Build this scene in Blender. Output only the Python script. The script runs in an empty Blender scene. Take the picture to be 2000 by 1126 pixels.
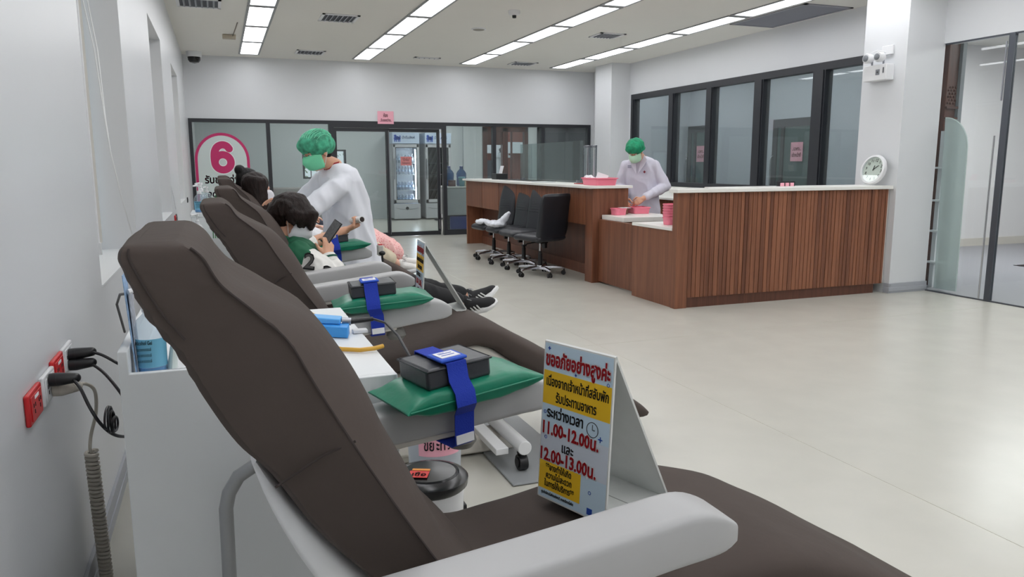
import bpy, bmesh, math, random
from math import sin, cos, pi, radians as R
from mathutils import Vector as V, Matrix as Mx, Quaternion, noise
import numpy as np
random.seed(4)
SC = bpy.context.scene
COL = SC.collection

# ------------------------------------------------------------------ camera
yaw, pitch, roll = .3641, .16265, .00278
fwd = V((sin(yaw)*cos(pitch), cos(yaw)*cos(pitch), -sin(pitch)))
rgt = V((cos(yaw), -sin(yaw), 0)); dwn = fwd.cross(rgt)
r2 = rgt*cos(roll)+dwn*sin(roll); d2 = dwn*cos(roll)-rgt*sin(roll)
cam = bpy.data.objects.new('camera', bpy.data.cameras.new('camera')); COL.objects.link(cam)
cam.data.sensor_width = 36; cam.data.lens = 1482.4*36/2000; cam.data.clip_start = .02; cam.data.clip_end = 200
m = Mx((r2, -d2, -fwd)).transposed().to_4x4(); m.translation = (0, 0, 1.365); cam.matrix_world = m
SC.camera = cam

# ------------------------------------------------------------------ light and exposure
SC.view_settings.view_transform = 'Standard'; SC.view_settings.look = 'None'
SC.view_settings.gamma = 1; SC.view_settings.use_curve_mapping = False
SC.view_settings.exposure = 0.0
PANEL_POWER = 7.9      # strength of the ceiling light panels
SIDE_POWER = 20.0       # panels of the neighbouring rooms
w = bpy.data.worlds.new('world'); SC.world = w; w.use_nodes = True
bg = w.node_tree.nodes['Background']; bg.inputs[0].default_value = (.86, .93, 1, 1); bg.inputs[1].default_value = 1.0
try: SC.cycles.use_denoising = True
except Exception: pass
SC.cycles.max_bounces = 10; SC.cycles.transparent_max_bounces = 24; SC.cycles.diffuse_bounces = 5
SC.cycles.sample_clamp_indirect = 6

# ------------------------------------------------------------------ materials
def lin(c): return tuple((x/255/12.92 if x/255 <= .04045 else ((x/255+.055)/1.055)**2.4) for x in c)
MATS = {}
def mat(name, rgb, rough=.5, metal=0., spec=.5, alpha=1., emit=0., var=0., vscale=8., bump=0., bscale=60., coat=0., stretch=(1, 1, 1), sheen=0., trans=0.):
    if name in MATS: return MATS[name]
    m = bpy.data.materials.new(name); m.use_nodes = True; nt = m.node_tree; b = nt.nodes['Principled BSDF']
    c = (*lin(rgb), 1)
    b.inputs['Base Color'].default_value = c; b.inputs['Roughness'].default_value = rough; b.inputs['Metallic'].default_value = metal
    b.inputs['Specular IOR Level'].default_value = spec; b.inputs['Coat Weight'].default_value = coat
    b.inputs['Sheen Weight'].default_value = sheen; b.inputs['Transmission Weight'].default_value = trans
    b.inputs['Alpha'].default_value = alpha
    if emit: b.inputs['Emission Color'].default_value = c; b.inputs['Emission Strength'].default_value = emit
    if var or bump:
        tc = nt.nodes.new('ShaderNodeTexCoord'); mp = nt.nodes.new('ShaderNodeMapping'); mp.inputs['Scale'].default_value = stretch
        nt.links.new(tc.outputs['Object'], mp.inputs[0])
    if var:
        n = nt.nodes.new('ShaderNodeTexNoise'); n.inputs['Scale'].default_value = vscale; n.inputs['Detail'].default_value = 4
        nt.links.new(mp.outputs[0], n.inputs['Vector'])
        r = nt.nodes.new('ShaderNodeMapRange'); r.inputs['From Min'].default_value = .3; r.inputs['From Max'].default_value = .7
        r.inputs['To Min'].default_value = 1-var; r.inputs['To Max'].default_value = 1+var
        nt.links.new(n.outputs[0], r.inputs[0])
        x = nt.nodes.new('ShaderNodeMix'); x.data_type = 'RGBA'; x.blend_type = 'MULTIPLY'; x.inputs[0].default_value = 1
        x.inputs[6].default_value = c; nt.links.new(r.outputs[0], x.inputs[7]); nt.links.new(x.outputs[2], b.inputs['Base Color'])
    if bump:
        n2 = nt.nodes.new('ShaderNodeTexNoise'); n2.inputs['Scale'].default_value = bscale; n2.inputs['Detail'].default_value = 3
        nt.links.new(mp.outputs[0], n2.inputs['Vector'])
        bp = nt.nodes.new('ShaderNodeBump'); bp.inputs['Strength'].default_value = bump; bp.inputs['Distance'].default_value = .01
        nt.links.new(n2.outputs[0], bp.inputs['Height']); nt.links.new(bp.outputs[0], b.inputs['Normal'])
    MATS[name] = m; return m
def glass(name, tint=(235, 242, 240), ior=1.45, haze=0., hazecol=(200, 205, 205), rough=0.):
    if name in MATS: return MATS[name]
    m = bpy.data.materials.new(name); m.use_nodes = True; nt = m.node_tree; nt.nodes.clear()
    o = nt.nodes.new('ShaderNodeOutputMaterial'); t = nt.nodes.new('ShaderNodeBsdfTransparent'); g = nt.nodes.new('ShaderNodeBsdfGlossy')
    f = nt.nodes.new('ShaderNodeFresnel'); x = nt.nodes.new('ShaderNodeMixShader')
    t.inputs[0].default_value = (*lin(tint), 1); g.inputs['Roughness'].default_value = rough; f.inputs[0].default_value = ior
    ge = nt.nodes.new('ShaderNodeNewGeometry'); mx_ = nt.nodes.new('ShaderNodeMix')      # thin sheet: same reflectance on both faces
    mx_.inputs[2].default_value = ior; mx_.inputs[3].default_value = 1/ior
    nt.links.new(ge.outputs['Backfacing'], mx_.inputs[0]); nt.links.new(mx_.outputs[0], f.inputs[0])
    nt.links.new(f.outputs[0], x.inputs[0]); nt.links.new(g.outputs[0], x.inputs[2])
    if haze:
        d = nt.nodes.new('ShaderNodeBsdfDiffuse'); d.inputs[0].default_value = (*lin(hazecol), 1)
        y = nt.nodes.new('ShaderNodeMixShader'); y.inputs[0].default_value = haze
        nt.links.new(t.outputs[0], y.inputs[1]); nt.links.new(d.outputs[0], y.inputs[2]); nt.links.new(y.outputs[0], x.inputs[1])
    else: nt.links.new(t.outputs[0], x.inputs[1])
    nt.links.new(x.outputs[0], o.inputs[0]); MATS[name] = m; return m
def woodmat(name, a, b_, scale=1., rough=.42):
    if name in MATS: return MATS[name]
    m = bpy.data.materials.new(name); m.use_nodes = True; nt = m.node_tree; b = nt.nodes['Principled BSDF']
    tc = nt.nodes.new('ShaderNodeTexCoord'); mp = nt.nodes.new('ShaderNodeMapping'); mp.inputs['Scale'].default_value = (26*scale, 26*scale, 1.1*scale)
    nt.links.new(tc.outputs['Object'], mp.inputs[0])
    n = nt.nodes.new('ShaderNodeTexNoise'); n.inputs['Scale'].default_value = 1; n.inputs['Detail'].default_value = 6; n.inputs['Roughness'].default_value = .62; n.inputs['Distortion'].default_value = .4
    nt.links.new(mp.outputs[0], n.inputs['Vector'])
    oi = nt.nodes.new('ShaderNodeObjectInfo')
    mh = nt.nodes.new('ShaderNodeMath'); mh.operation = 'MULTIPLY_ADD'; mh.inputs[1].default_value = .34; mh.inputs[2].default_value = -.17
    nt.links.new(oi.outputs['Random'], mh.inputs[0])
    ad = nt.nodes.new('ShaderNodeMath'); ad.operation = 'ADD'; nt.links.new(n.outputs[0], ad.inputs[0]); nt.links.new(mh.outputs[0], ad.inputs[1])
    cr = nt.nodes.new('ShaderNodeValToRGB'); cr.color_ramp.elements[0].position = .24; cr.color_ramp.elements[1].position = .76
    cr.color_ramp.elements[0].color = (*lin(a), 1); cr.color_ramp.elements[1].color = (*lin(b_), 1)
    nt.links.new(ad.outputs[0], cr.inputs[0]); nt.links.new(cr.outputs[0], b.inputs['Base Color'])
    b.inputs['Roughness'].default_value = rough; MATS[name] = m; return m

WALL = mat('wall_paint', (219, 221, 224), .34, spec=.45, var=.012, vscale=1.2)
CEIL = mat('ceiling_paint', (230, 228, 222), .8, var=.01, vscale=.8)
FLOOR = mat('vinyl_floor', (192, 190, 181), .26, spec=.4, var=.03, vscale=3.5)
GREYFLOOR = mat('grey_floor', (150, 150, 156), .4)
BLACKALU = mat('black_aluminium', (38, 40, 46), .42, spec=.5)
GREYALU = mat('grey_skirting', (168, 171, 178), .45)
CHROME = mat('chrome', (200, 200, 204), .2, metal=1.)
STEEL = mat('steel', (150, 152, 158), .35, metal=.9)
WHITEP = mat('white_plastic', (226, 227, 229), .38)
WHITEL = mat('white_laminate', (226, 229, 231), .4)
WHITETOP = mat('white_solid_top', (238, 237, 232), .3)
OFFW = mat('warm_white_plastic', (205, 200, 192), .45)
GREYP = mat('grey_armrest_vinyl', (178, 178, 179), .42, var=.02, vscale=6)
GREYD = mat('grey_plate', (142, 145, 147), .5)
BLACKP = mat('black_plastic', (24, 24, 27), .38)
BLACKV = mat('black_leather', (38, 40, 46), .38, bump=.06, bscale=180)
GREENV = mat('green_vinyl', (20, 124, 96), .36, bump=.25, bscale=16)
DARKGREEN = mat('dark_green_cloth', (20, 58, 52), .9)
BLUESTRAP = mat('blue_strap', (20, 52, 168), .8, bump=.2, bscale=300)
COVER = mat('brown_stretch_cover', (78, 69, 65), .85, var=.05, vscale=5, bump=.12, bscale=28, sheen=.0, spec=.25)
WOOD = woodmat('walnut_veneer', (104, 63, 45), (148, 96, 70))
WOODD = woodmat('walnut_dark', (84, 50, 38), (118, 74, 56))
WOODS = woodmat('walnut_slat', (102, 61, 43), (150, 97, 70), 1.)
EXTWOOD = woodmat('exterior_teak', (70, 34, 24), (112, 60, 44))
GLASS = glass('clear_glass', (247, 250, 249))
GLASSB = glass('tinted_glass', (240, 245, 245), haze=.06, hazecol=(190, 196, 198))
FROST = glass('frosted_glass', (226, 234, 234), haze=.6, hazecol=(216, 224, 224))
PINKT = mat('pink_tray_plastic', (240, 130, 152), .4)
PINKPAPER = mat('pink_paper', (244, 176, 192), .8)
WHITEPAPER = mat('white_paper', (236, 236, 240), .8)
INK = mat('black_ink', (22, 20, 24), .7)
REDINK = mat('red_ink', (196, 22, 34), .6)
DARKRED = mat('dark_red_ink', (130, 20, 44), .6)
BLUEINK = mat('blue_ink', (26, 72, 170), .6)
REDP = mat('red_plastic', (206, 34, 40), .35)
LIGHTP = mat('light_panel', (251, 252, 255), .5, emit=PANEL_POWER)
OFFP = mat('office_light_panel', (255, 255, 255), .5, emit=11)
LOBP = mat('lobby_light_panel', (255, 255, 255), .5, emit=40)
SIDEP = mat('side_light_panel', (255, 255, 255), .5, emit=SIDE_POWER)

# ------------------------------------------------------------------ mesh helpers
class MB:
    def __init__(s): s.v = []; s.f = []
    def add(s, vs, fs):
        n = len(s.v); s.v += [V(p) for p in vs]; s.f += [[i+n for i in f] for f in fs]; return s
    def box(s, x0, x1, y0, y1, z0, z1):
        return s.add([(x0, y0, z0), (x1, y0, z0), (x1, y1, z0), (x0, y1, z0), (x0, y0, z1), (x1, y0, z1), (x1, y1, z1), (x0, y1, z1)],
                     [(3, 2, 1, 0), (4, 5, 6, 7), (0, 1, 5, 4), (1, 2, 6, 5), (2, 3, 7, 6), (3, 0, 4, 7)])
    def cbox(s, c, d, M=None):
        k = len(s.v); s.box(-d[0]/2, d[0]/2, -d[1]/2, d[1]/2, -d[2]/2, d[2]/2)
        for i in range(k, len(s.v)): s.v[i] = (M @ s.v[i] if M else s.v[i])+V(c)
        return s
    def loft(s, rings, cap=True, closed=False):
        n = len(s.v); k = len(rings[0])
        for r in rings: s.v += [V(p) for p in r]
        q = len(rings)
        for i in range(q if closed else q-1):
            a, b = n+i*k, n+((i+1) % q)*k
            for j in range(k): s.f.append([a+j, a+(j+1) % k, b+(j+1) % k, b+j])
        if cap and not closed: s.f.append([n+j for j in range(k)][::-1]); s.f.append([n+(q-1)*k+j for j in range(k)])
        return s
    def tube(s, pts, r, seg=10, cap=True, closed=False):
        pts = [V(p) for p in pts]; rs = r if isinstance(r, (list, tuple)) else [r]*len(pts)
        rings = []; up = None; n = len(pts)
        for i, p in enumerate(pts):
            a = pts[(i-1) % n] if (closed or i > 0) else p; b = pts[(i+1) % n] if (closed or i < n-1) else p
            t = (b-a).normalized()
            if up is None: up = t.orthogonal().normalized()
            up = (up-t*up.dot(t)); up = up.normalized() if up.length > 1e-6 else t.orthogonal().normalized()
            w_ = t.cross(up)
            rings.append([p+(up*cos(2*pi*j/seg)+w_*sin(2*pi*j/seg))*rs[i] for j in range(seg)])
        return s.loft(rings, cap, closed)
    def cyl(s, p0, p1, r0, r1=None, seg=20): return s.tube([p0, p1], [r0, r0 if r1 is None else r1], seg)
    def lathe(s, c, prof, seg=24, axis='z'):
        rings = []
        for r, z in prof:
            rings.append([V(c)+(V((r*cos(2*pi*j/seg), r*sin(2*pi*j/seg), z)) if axis == 'z' else
                                V((z, r*cos(2*pi*j/seg), r*sin(2*pi*j/seg))) if axis == 'x' else V((r*sin(2*pi*j/seg), z, r*cos(2*pi*j/seg)))) for j in range(seg)])
        return s.loft(rings)
    def prism(s, poly, axis, a0, a1):
        def P(u, v, a): return {'x': (a, u, v), 'y': (u, a, v), 'z': (u, v, a)}[axis]
        return s.loft([[P(u, v, a0) for u, v in poly], [P(u, v, a1) for u, v in poly]])
    def ell(s, c, r, M=None, seg=16, rings=10):
        rr = []
        for i in range(rings+1):
            t = pi*(i/rings)*.998+.003
            ring = []
            for j in range(seg):
                p = V((r[0]*sin(t)*cos(2*pi*j/seg), r[1]*sin(t)*sin(2*pi*j/seg), -r[2]*cos(t)))
                ring.append((M @ p if M else p)+V(c))
            rr.append(ring)
        return s.loft(rr)
    def cap(s, p0, p1, r0, r1=None, seg=12):
        r1 = r0 if r1 is None else r1; p0, p1 = V(p0), V(p1); d = (p1-p0); L = d.length; d.normalize()
        pts = []; rs = []
        for k in range(5): a = -pi/2+.02+k*(pi/2-.02)/4; pts.append(p0+d*r0*sin(a)); rs.append(r0*cos(a))
        for k in range(5): a = k*(pi/2-.02)/4; pts.append(p1+d*r1*sin(a)); rs.append(r1*cos(a))
        return s.tube(pts, rs, seg)
    def xf(s, M):
        s.v = [M @ p for p in s.v]; return s
LOC = {}
def mesh(name, mb):
    me = bpy.data.meshes.new(name); me.from_pydata([tuple(p) for p in mb.v], [], mb.f)
    bm = bmesh.new(); bm.from_mesh(me); bmesh.ops.remove_doubles(bm, verts=bm.verts, dist=1e-6); bmesh.ops.recalc_face_normals(bm, faces=bm.faces); bm.to_mesh(me); bm.free()
    return me
def obj(name, mb, material, parent=None, bevel=0., sub=0, ang=40, world=True, seg=2):
    """link the collected shapes as ONE mesh object; world=True: shapes are in world space"""
    if parent is not None and world:
        o0 = LOC.get(parent.name, V((0, 0, 0)))
        if o0.length > 0: mb.v = [p-o0 for p in mb.v]
    me = mesh(name, mb) if isinstance(mb, MB) else mb
    me.materials.append(material)
    me.polygons.foreach_set('use_smooth', [True]*len(me.polygons)); me.set_sharp_from_angle(angle=R(ang))
    o = bpy.data.objects.new(name, me); COL.objects.link(o)
    if bevel:
        b = o.modifiers.new('bevel', 'BEVEL'); b.width = bevel; b.segments = seg; b.limit_method = 'ANGLE'; b.angle_limit = R(50)
    if sub:
        s_ = o.modifiers.new('sub', 'SUBSURF'); s_.levels = sub; s_.render_levels = sub
    if parent is not None: o.parent = parent; LOC[o.name] = LOC.get(parent.name, V((0, 0, 0)))
    return o
def thing(name, label, cat, loc=(0, 0, 0), rz=0, group=None):
    o = bpy.data.objects.new(name, None); COL.objects.link(o); o.empty_display_size = .1
    o.location = loc; o.rotation_euler = (0, 0, rz); LOC[o.name] = V(loc) if not rz else V(loc)
    return tag(o, label, cat, group)
def tag(o, label, cat, group=None, kind=None):
    o['label'] = label; o['category'] = cat
    if group: o['group'] = group
    if kind: o['kind'] = kind
    return o
def struct(name, mb, m, parent=None, **k):
    o = obj(name, mb, m, parent, **k)
    if parent is None: o['kind'] = 'structure'
    return o
def copy_thing(r, loc, rz=None, label=None):
    n = r.copy(); COL.objects.link(n); n.location = loc
    if rz is not None: n.rotation_euler = (0, 0, rz)
    if label: n['label'] = label
    LOC[n.name] = V(loc)
    for c in list(r.children):
        d = c.copy(); COL.objects.link(d); d.parent = n; LOC[d.name] = V(loc)
        for e in list(c.children):
            g = e.copy(); COL.objects.link(g); g.parent = d; LOC[g.name] = V(loc)
    return n
def frame_matrix(o, xdir, ydir):
    x = V(xdir).normalized(); y = V(ydir).normalized(); z = x.cross(y)
    m = Mx((x, y, z)).transposed().to_4x4(); m.translation = V(o); return m
FONTS = {}
def text(body, size, material, parent, M, bold=.0, align='CENTER', name='lettering', width=None, ext=.0003, shear=0, world=True):
    """flat print: M maps text plane (x right, y up) to world (or to the parent's space)"""
    c = bpy.data.curves.new('tmp', 'FONT'); c.body = body; c.size = size; c.align_x = align; c.align_y = 'CENTER'; c.offset = bold*size; c.extrude = ext
    c.resolution_u = 2; c.shear = shear
    t = bpy.data.objects.new('tmp', c); COL.objects.link(t)
    dg = bpy.context.evaluated_depsgraph_get(); dg.update()
    vs, fs = [], []
    for ins in dg.object_instances:
        ob = ins.object
        if (ins.parent.original if ins.is_instance else ob.original) != t: continue
        me = ob.to_mesh()
        if me is None: continue
        n = len(vs); mw = ins.matrix_world
        vs += [tuple(mw @ v.co) for v in me.vertices]; fs += [[k+n for k in q.vertices] for q in me.polygons]
        ob.to_mesh_clear()
    bpy.data.objects.remove(t); bpy.data.curves.remove(c)
    me = bpy.data.meshes.new(name); me.from_pydata(vs, [], fs); me.materials.append(material)
    M = M.copy()
    if width and vs:
        xs = [v[0] for v in vs]; d = max(xs)-min(xs)
        if d > 1e-5: M = M @ Mx.Diagonal((width/d, 1, 1, 1))
    if parent is not None and world: M = Mx.Translation(-LOC.get(parent.name, V((0, 0, 0)))) @ M
    me.transform(M)
    o = bpy.data.objects.new(name, me); COL.objects.link(o)
    if parent is not None: o.parent = parent; LOC[o.name] = LOC.get(parent.name, V((0, 0, 0)))
    return o
def blob(name, mb, material, parent=None, voxel=.008, smooth=6, fac=.5, world=True, dec=0., disp=0., dscale=8.):
    """one continuous surface out of many overlapping shapes (voxel union, then smoothed)"""
    if parent is not None and world: mb.v = [p-LOC.get(parent.name, V((0, 0, 0))) for p in mb.v]
    me0 = mesh('tmp', mb); t = bpy.data.objects.new('tmp', me0); COL.objects.link(t)
    r = t.modifiers.new('r', 'REMESH'); r.mode = 'VOXEL'; r.voxel_size = voxel
    if smooth: s_ = t.modifiers.new('s', 'SMOOTH'); s_.factor = fac; s_.iterations = smooth
    if dec: d = t.modifiers.new('d', 'DECIMATE'); d.ratio = dec
    dg = bpy.context.evaluated_depsgraph_get(); dg.update()
    me = bpy.data.meshes.new_from_object(t.evaluated_get(dg)); me.name = name
    bpy.data.objects.remove(t); bpy.data.meshes.remove(me0)
    if disp:
        me.update(); nr = [v.normal.copy() for v in me.vertices]
        for v, n_ in zip(me.vertices, nr):
            q = V((v.co.x*dscale, v.co.y*dscale, v.co.z*dscale*.55+v.co.x*dscale*.4))
            v.co += n_*disp*((.55-abs(noise.noise(q))*2.2)*.75+.3*noise.noise(q*2.3))
    me.materials.clear()
    return obj(name, me, material, parent, ang=180, world=False)
# ------------------------------------------------------------------ the room
XL, XR, YB, ZC, YN = -.467, 7.24, 14.28, 3.19, -5.
WINS = [(3.40, 4.86), (7.03, 8.49), (10.30, 11.76)]; WZ0, WZ1 = .886, 2.577; REC = .24
f = struct('floor', MB().box(-1.2, 12.5, YN, 26, -.1, 0), FLOOR)
sm = MB()
for yy in (5.05, 8.9): sm.box(XL, XR, yy-.0015, yy+.0015, 0, .0006)
sm.box(2.62, 2.623, YN, 14.2, 0, .0006)
struct('floor_seam', sm, mat('floor_weld', (176, 173, 158), .5), f)
struct('ceiling', MB().box(-1.2, 12.5, YN, YB+6, ZC, ZC+.1), CEIL)
wl = MB(); y = YN
for a, b in WINS:
    wl.box(XL-.3, XL, y, a, 0, ZC); wl.box(XL-.3, XL, a, b, 0, WZ0); wl.box(XL-.3, XL, a, b, WZ1, ZC); y = b
wl.box(XL-.3, XL, y, YB+5, 0, ZC)
struct('wall_left', wl, WALL)
FRW = mat('window_frame_white', (215, 214, 210), .4)
BLIND = mat('blind_fabric', (208, 205, 198), .8)
for i, (a, b) in enumerate(WINS):
    fr = MB(); xf = XL-REC
    for q in ((a, a+.06), (b-.06, b), ((a+b)/2-.03, (a+b)/2+.03)): fr.box(xf-.05, xf, q[0], q[1], WZ0, WZ1)
    fr.box(xf-.05, xf, a, b, WZ0, WZ0+.06); fr.box(xf-.05, xf, a, b, WZ1-.06, WZ1)
    o = struct('window_%d' % (i+1), fr, FRW)
    for q in ((a+.06, (a+b)/2-.03), ((a+b)/2+.03, b-.06)): struct('pane', MB().box(xf-.03, xf-.024, q[0], q[1], WZ0+.06, WZ1-.06), GLASS, o)
    struct('sill', MB().box(xf, XL+.004, a, b, WZ0-.004, WZ0+.004), WHITEL, o)
    t = thing('roller_blind', ['white roller blind drawn in the window recess nearest the camera', 'white roller blind drawn in the middle window recess', 'white roller blind drawn in the window recess nearest the dark glazed wall'][i], 'blind', (XL-.17, (a+b)/2, WZ1-.05), 0, 'roller blinds in the wall recesses')
    obj('fabric', MB().box(XL-.172, XL-.17, a+.02, b-.05, WZ0+.05, WZ1-.05), BLIND, t)
    obj('roller', MB().cyl((XL-.17, a+.02, WZ1-.04), (XL-.17, b-.05, WZ1-.04), .025), WHITEP, t)
    if i < 2:
        c = MB(); e = (XL+.012, b+.12, 1.02)
        q = (0, 4.25)[i] if i else 0
        for a_ in ((4.60, 4.57, 4.375), (4.80, 4.70, 4.395)):
            c.tube([(XL-.152, a_[0]+q*1.0, WZ1-.05), (XL-.133, a_[0]-.02+q, 2.21), (XL-.098, a_[1]+q, 1.96), (XL-.053, a_[2]+q, 1.60), (XL-.033, 4.318+q, 1.42), (XL-.008, 4.362+q*.995, 1.21), (XL+.012, 4.483+q*.99, 1.02), (XL+.016, 4.60+q*.99, .90)], .0035, 6)
        obj('cord', c, WHITEP, t)
    if i == 0:
        obj('guide_tube', MB().tube([(XL-.022, a+.165, WZ1), (XL-.022, a+.16, 1.03)], .0075, 8).cbox((XL-.022, a+.16, 1.02), (.022, .022, .05)), WHITEP, t)
# back wall above the glazing, dark framed glazing
struct('wall_back', MB().box(XL-.02, XR+.3, YB, YB+.12, 2.14, ZC).box(XL-.05, -.44, YB, YB+.12, 0, 2.14).box(7.17, XR+.3, YB, YB+.12, 0, 2.14), WALL)
fr = MB(); yf0, yf1 = YB-.02, YB+.09
fr.box(-.44, 7.17, yf0, yf1, 2.085, 2.145); fr.box(-.44, 1.9, yf0, yf1, 0, .1); fr.box(4.10, 7.17, yf0, yf1, 0, .1)
for a, b in ((-.44, -.385), (.82, .885), (1.9, 1.985), (4.03, 4.10), (5.045, 5.11), (6.08, 6.14), (7.1, 7.17)): fr.box(a, b, yf0, yf1, .1 if a != 1.9 and a != 4.03 else 0, 2.085)
fr.box(1.985, 4.03, yf0, yf1, 2.025, 2.085)
o = struct('window_4', fr, BLACKALU)
for a, b in ((-.385, .82), (.885, 1.9), (4.10, 5.045), (5.11, 6.08), (6.14, 7.1)): struct('pane', MB().box(a, b, YB+.03, YB+.038, .1, 2.085), GLASSB, o)
for k, (a, b, yy) in enumerate(((1.985, 3.0, YB+.0), (2.94, 3.98, YB+.045))):
    d = MB(); t_ = .05
    d.box(a, a+t_, yy, yy+.04, .01, 2.02); d.box(b-t_, b, yy, yy+.04, .01, 2.02); d.box(a+t_, b-t_, yy, yy+.04, .01, .085); d.box(a+t_, b-t_, yy, yy+.04, 1.96, 2.02)
    o = struct('door_%d' % (k+1), d, BLACKALU)
    struct('pane', MB().box(a+t_, b-t_, yy+.016, yy+.024, .085, 1.96), GLASSB, o)
    struct('door_seal', MB().box((b-.012 if k == 0 else b+.004), (b-.004 if k == 0 else b+.012), yy-.004, yy, .05, 1.98), STEEL, o)
    if k: struct('door_lock', MB().box(b-.035, b-.015, yy-.02, yy, .12, .3), STEEL, o)
# right wall with dark framed windows
z0, z1 = .98, 2.60; ya, yb = 6.7, 12.72
struct('wall_right', MB().box(XR, XR+.12, ya, yb, z1, ZC).box(XR, XR+.12, ya, yb, 0, z0).box(XR, XR+.12, yb, YB+.1, 0, ZC).box(XR, XR+.12, 6.45, ya, 0, ZC), WALL)
fr = MB(); fr.box(XR-.02, XR+.1, ya, yb, z1-.075, z1+.02).box(XR-.02, XR+.1, ya, yb, z0, z0+.07)
mull = [(12.60, 12.72), (11.26, 11.44), (10.18, 10.36), (9.0, 9.2), (7.82, 8.04), (6.7, 6.78)]
for a, b in mull: fr.box(XR-.02, XR+.1, a, b, z0+.07, z1-.075); fr.box(XR-.035, XR+.0, a+.025, a+.06, z0+.07, z1-.075)
o = struct('window_5', fr, BLACKALU)
for (a, b), (c, d) in zip(mull[1:], mull[:-1]): struct('pane', MB().box(XR+.04, XR+.048, b, c, z0+.07, z1-.07), GLASSB, o)
# columns
cn = MB().box(6.56, 7.08, 6.0, 6.56, 0, ZC).box(7.0, 7.16, 6.08, 6.5, 0, ZC); struct('column_near', cn, WALL)
struct('column_far', MB().box(6.85, XR+.05, 12.80, 13.45, 0, ZC), WALL)
# header over the glass partition and the partition itself
struct('wall_header', MB().box(7.06, 7.22, YN, 6.0, 2.573, ZC), WALL)
fr = MB().box(7.06, 7.10, 5.24, 5.30, 0, 2.573).box(7.066, 7.094, YN, 5.99, 0, .012).box(7.066, 7.094, YN, 5.99, 2.56, 2.575).box(7.06, 7.10, 3.2, 3.26, 0, 2.573)
o = struct('window_6', fr, mat('grey_post', (88, 92, 100), .4, metal=.4))
struct('pane', MB().box(7.076, 7.084, 5.30, 5.99, .012, 2.56), GLASS, o); struct('pane', MB().box(7.076, 7.084, 3.26, 5.24, .012, 2.56), GLASS, o)
struct('pane', MB().box(7.076, 7.084, YN, 3.2, .012, 2.56), GLASS, o)
struct('pull_handle', MB().tube([(7.03, 5.33, .02), (7.03, 5.33, 1.62)], .009, 8), CHROME, o)
struct('upper_track', MB().box(7.055, 7.062, 5.31, 5.325, 1.95, 2.5), STEEL, o)
# baseboards
def board(name, x0, x1, y0, y1):
    b = MB().box(x0, x1, y0, y1, 0, .11)
    dx = .004 if x1-x0 < y1-y0 else 0; dy = .004 if not dx else 0
    b.box(x0-dx, x1+dx, y0-dy, y1+dy, .02, .055); struct(name, b, GREYALU, bevel=.002)
board('baseboard_left', XL, XL+.012, YN, YB)
b = MB().box(6.552, 7.085, 5.985, 5.999, 0, .105).box(6.546, 7.085, 5.979, 5.999, .02, .062).box(6.545, 6.56, 5.985, 6.06, 0, .105).box(6.541, 6.56, 5.981, 6.06, .02, .062)
struct('baseboard_column', b, GREYALU, bevel=.002)
# wall behind the camera
struct('wall_rear', MB().box(-1.2, 14.5, YN-.1, YN, 0, ZC), WALL)

# ceiling lights
for sx in (.585, 2.46, 4.42, 6.235):
    for k in range(13):
        y1 = 13.87-1.4*k; y0 = y1-1.37
        t = thing('ceiling_light', 'white recessed ceiling light panel in a long row over the hall', 'light', (sx, (y0+y1)/2, ZC), 0, 'recessed ceiling light panels')
        fr = MB().box(-.165, .165, -.685, -.635, -.012, -.0005).box(-.165, .165, .635, .685, -.012, -.0005).box(-.165, -.135, -.685, .685, -.012, -.0005).box(.135, .165, -.685, .685, -.012, -.0005)
        if sx == .585 and k == 0:
            P0 = (mesh('frame', fr), mesh('diffuser', MB().box(-.135, .135, -.635, .635, -.006, -.0005)))
            P0[0].materials.append(mat('light_trim', (150, 152, 154), .5)); P0[1].materials.append(LIGHTP)
        for nm, me in zip(('frame', 'diffuser'), P0):
            o = bpy.data.objects.new(nm, me); COL.objects.link(o); o.parent = t
for t in [o for o in COL.objects if o.name.startswith('ceiling_light')]:
    sx, sy = t.location.x, t.location.y
    row = {.585: 'above the left wall', 2.46: 'second from the left wall', 4.42: 'third from the left wall', 6.235: 'beside the dark framed windows'}[min((.585, 2.46, 4.42, 6.235), key=lambda q: abs(q-sx))]
    k = round((13.185-sy)/1.4)
    t['label'] = '%s ceiling light panel from the back wall, in the row %s' % (['first', 'second', 'third', 'fourth', 'fifth', 'sixth', 'seventh', 'eighth', 'ninth', 'tenth', 'eleventh', 'twelfth', 'thirteenth'][k], row)

# vents in the ceiling
VENTG = mat('vent_grey', (150, 154, 162), .5)
def vent(x, y, w_, d_, label, nz=6, m1=WHITEP):
    t = thing('ceiling_vent', label, 'vent', (x, y, ZC), 0, 'air vents in the ceiling')
    fr = MB().box(-w_/2, w_/2, -d_/2, -d_/2+.035, -.014, -.0005).box(-w_/2, w_/2, d_/2-.035, d_/2, -.014, -.0005).box(-w_/2, -w_/2+.035, -d_/2, d_/2, -.014, -.0005).box(w_/2-.035, w_/2, -d_/2, d_/2, -.014, -.0005)
    obj('frame', fr, m1, t, world=False)
    obj('backing', MB().box(-w_/2+.03, w_/2-.03, -d_/2+.03, d_/2-.03, -.004, -.001), mat('vent_dark', (84, 87, 94), .8), t, world=False)
    for k in range(nz):
        xx = -w_/2+.05+(w_-.1)*(k+.5)/nz
        obj('slat', MB().cbox((xx, 0, -.010), (.012, d_-.07, .02), Mx.Rotation(R(35), 3, 'Y')), VENTG, t, world=False)
vent(-.10, 9.75, .48, .5, 'white slatted air vent in the ceiling above the tall window recesses')
vent(1.53, 10.13, .46, .5, 'white slatted air vent in the ceiling between the two left light rows')
vent(1.52, 13.3, .46, .45, 'small white air vent in the ceiling near the back wall between the left light rows')
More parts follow.
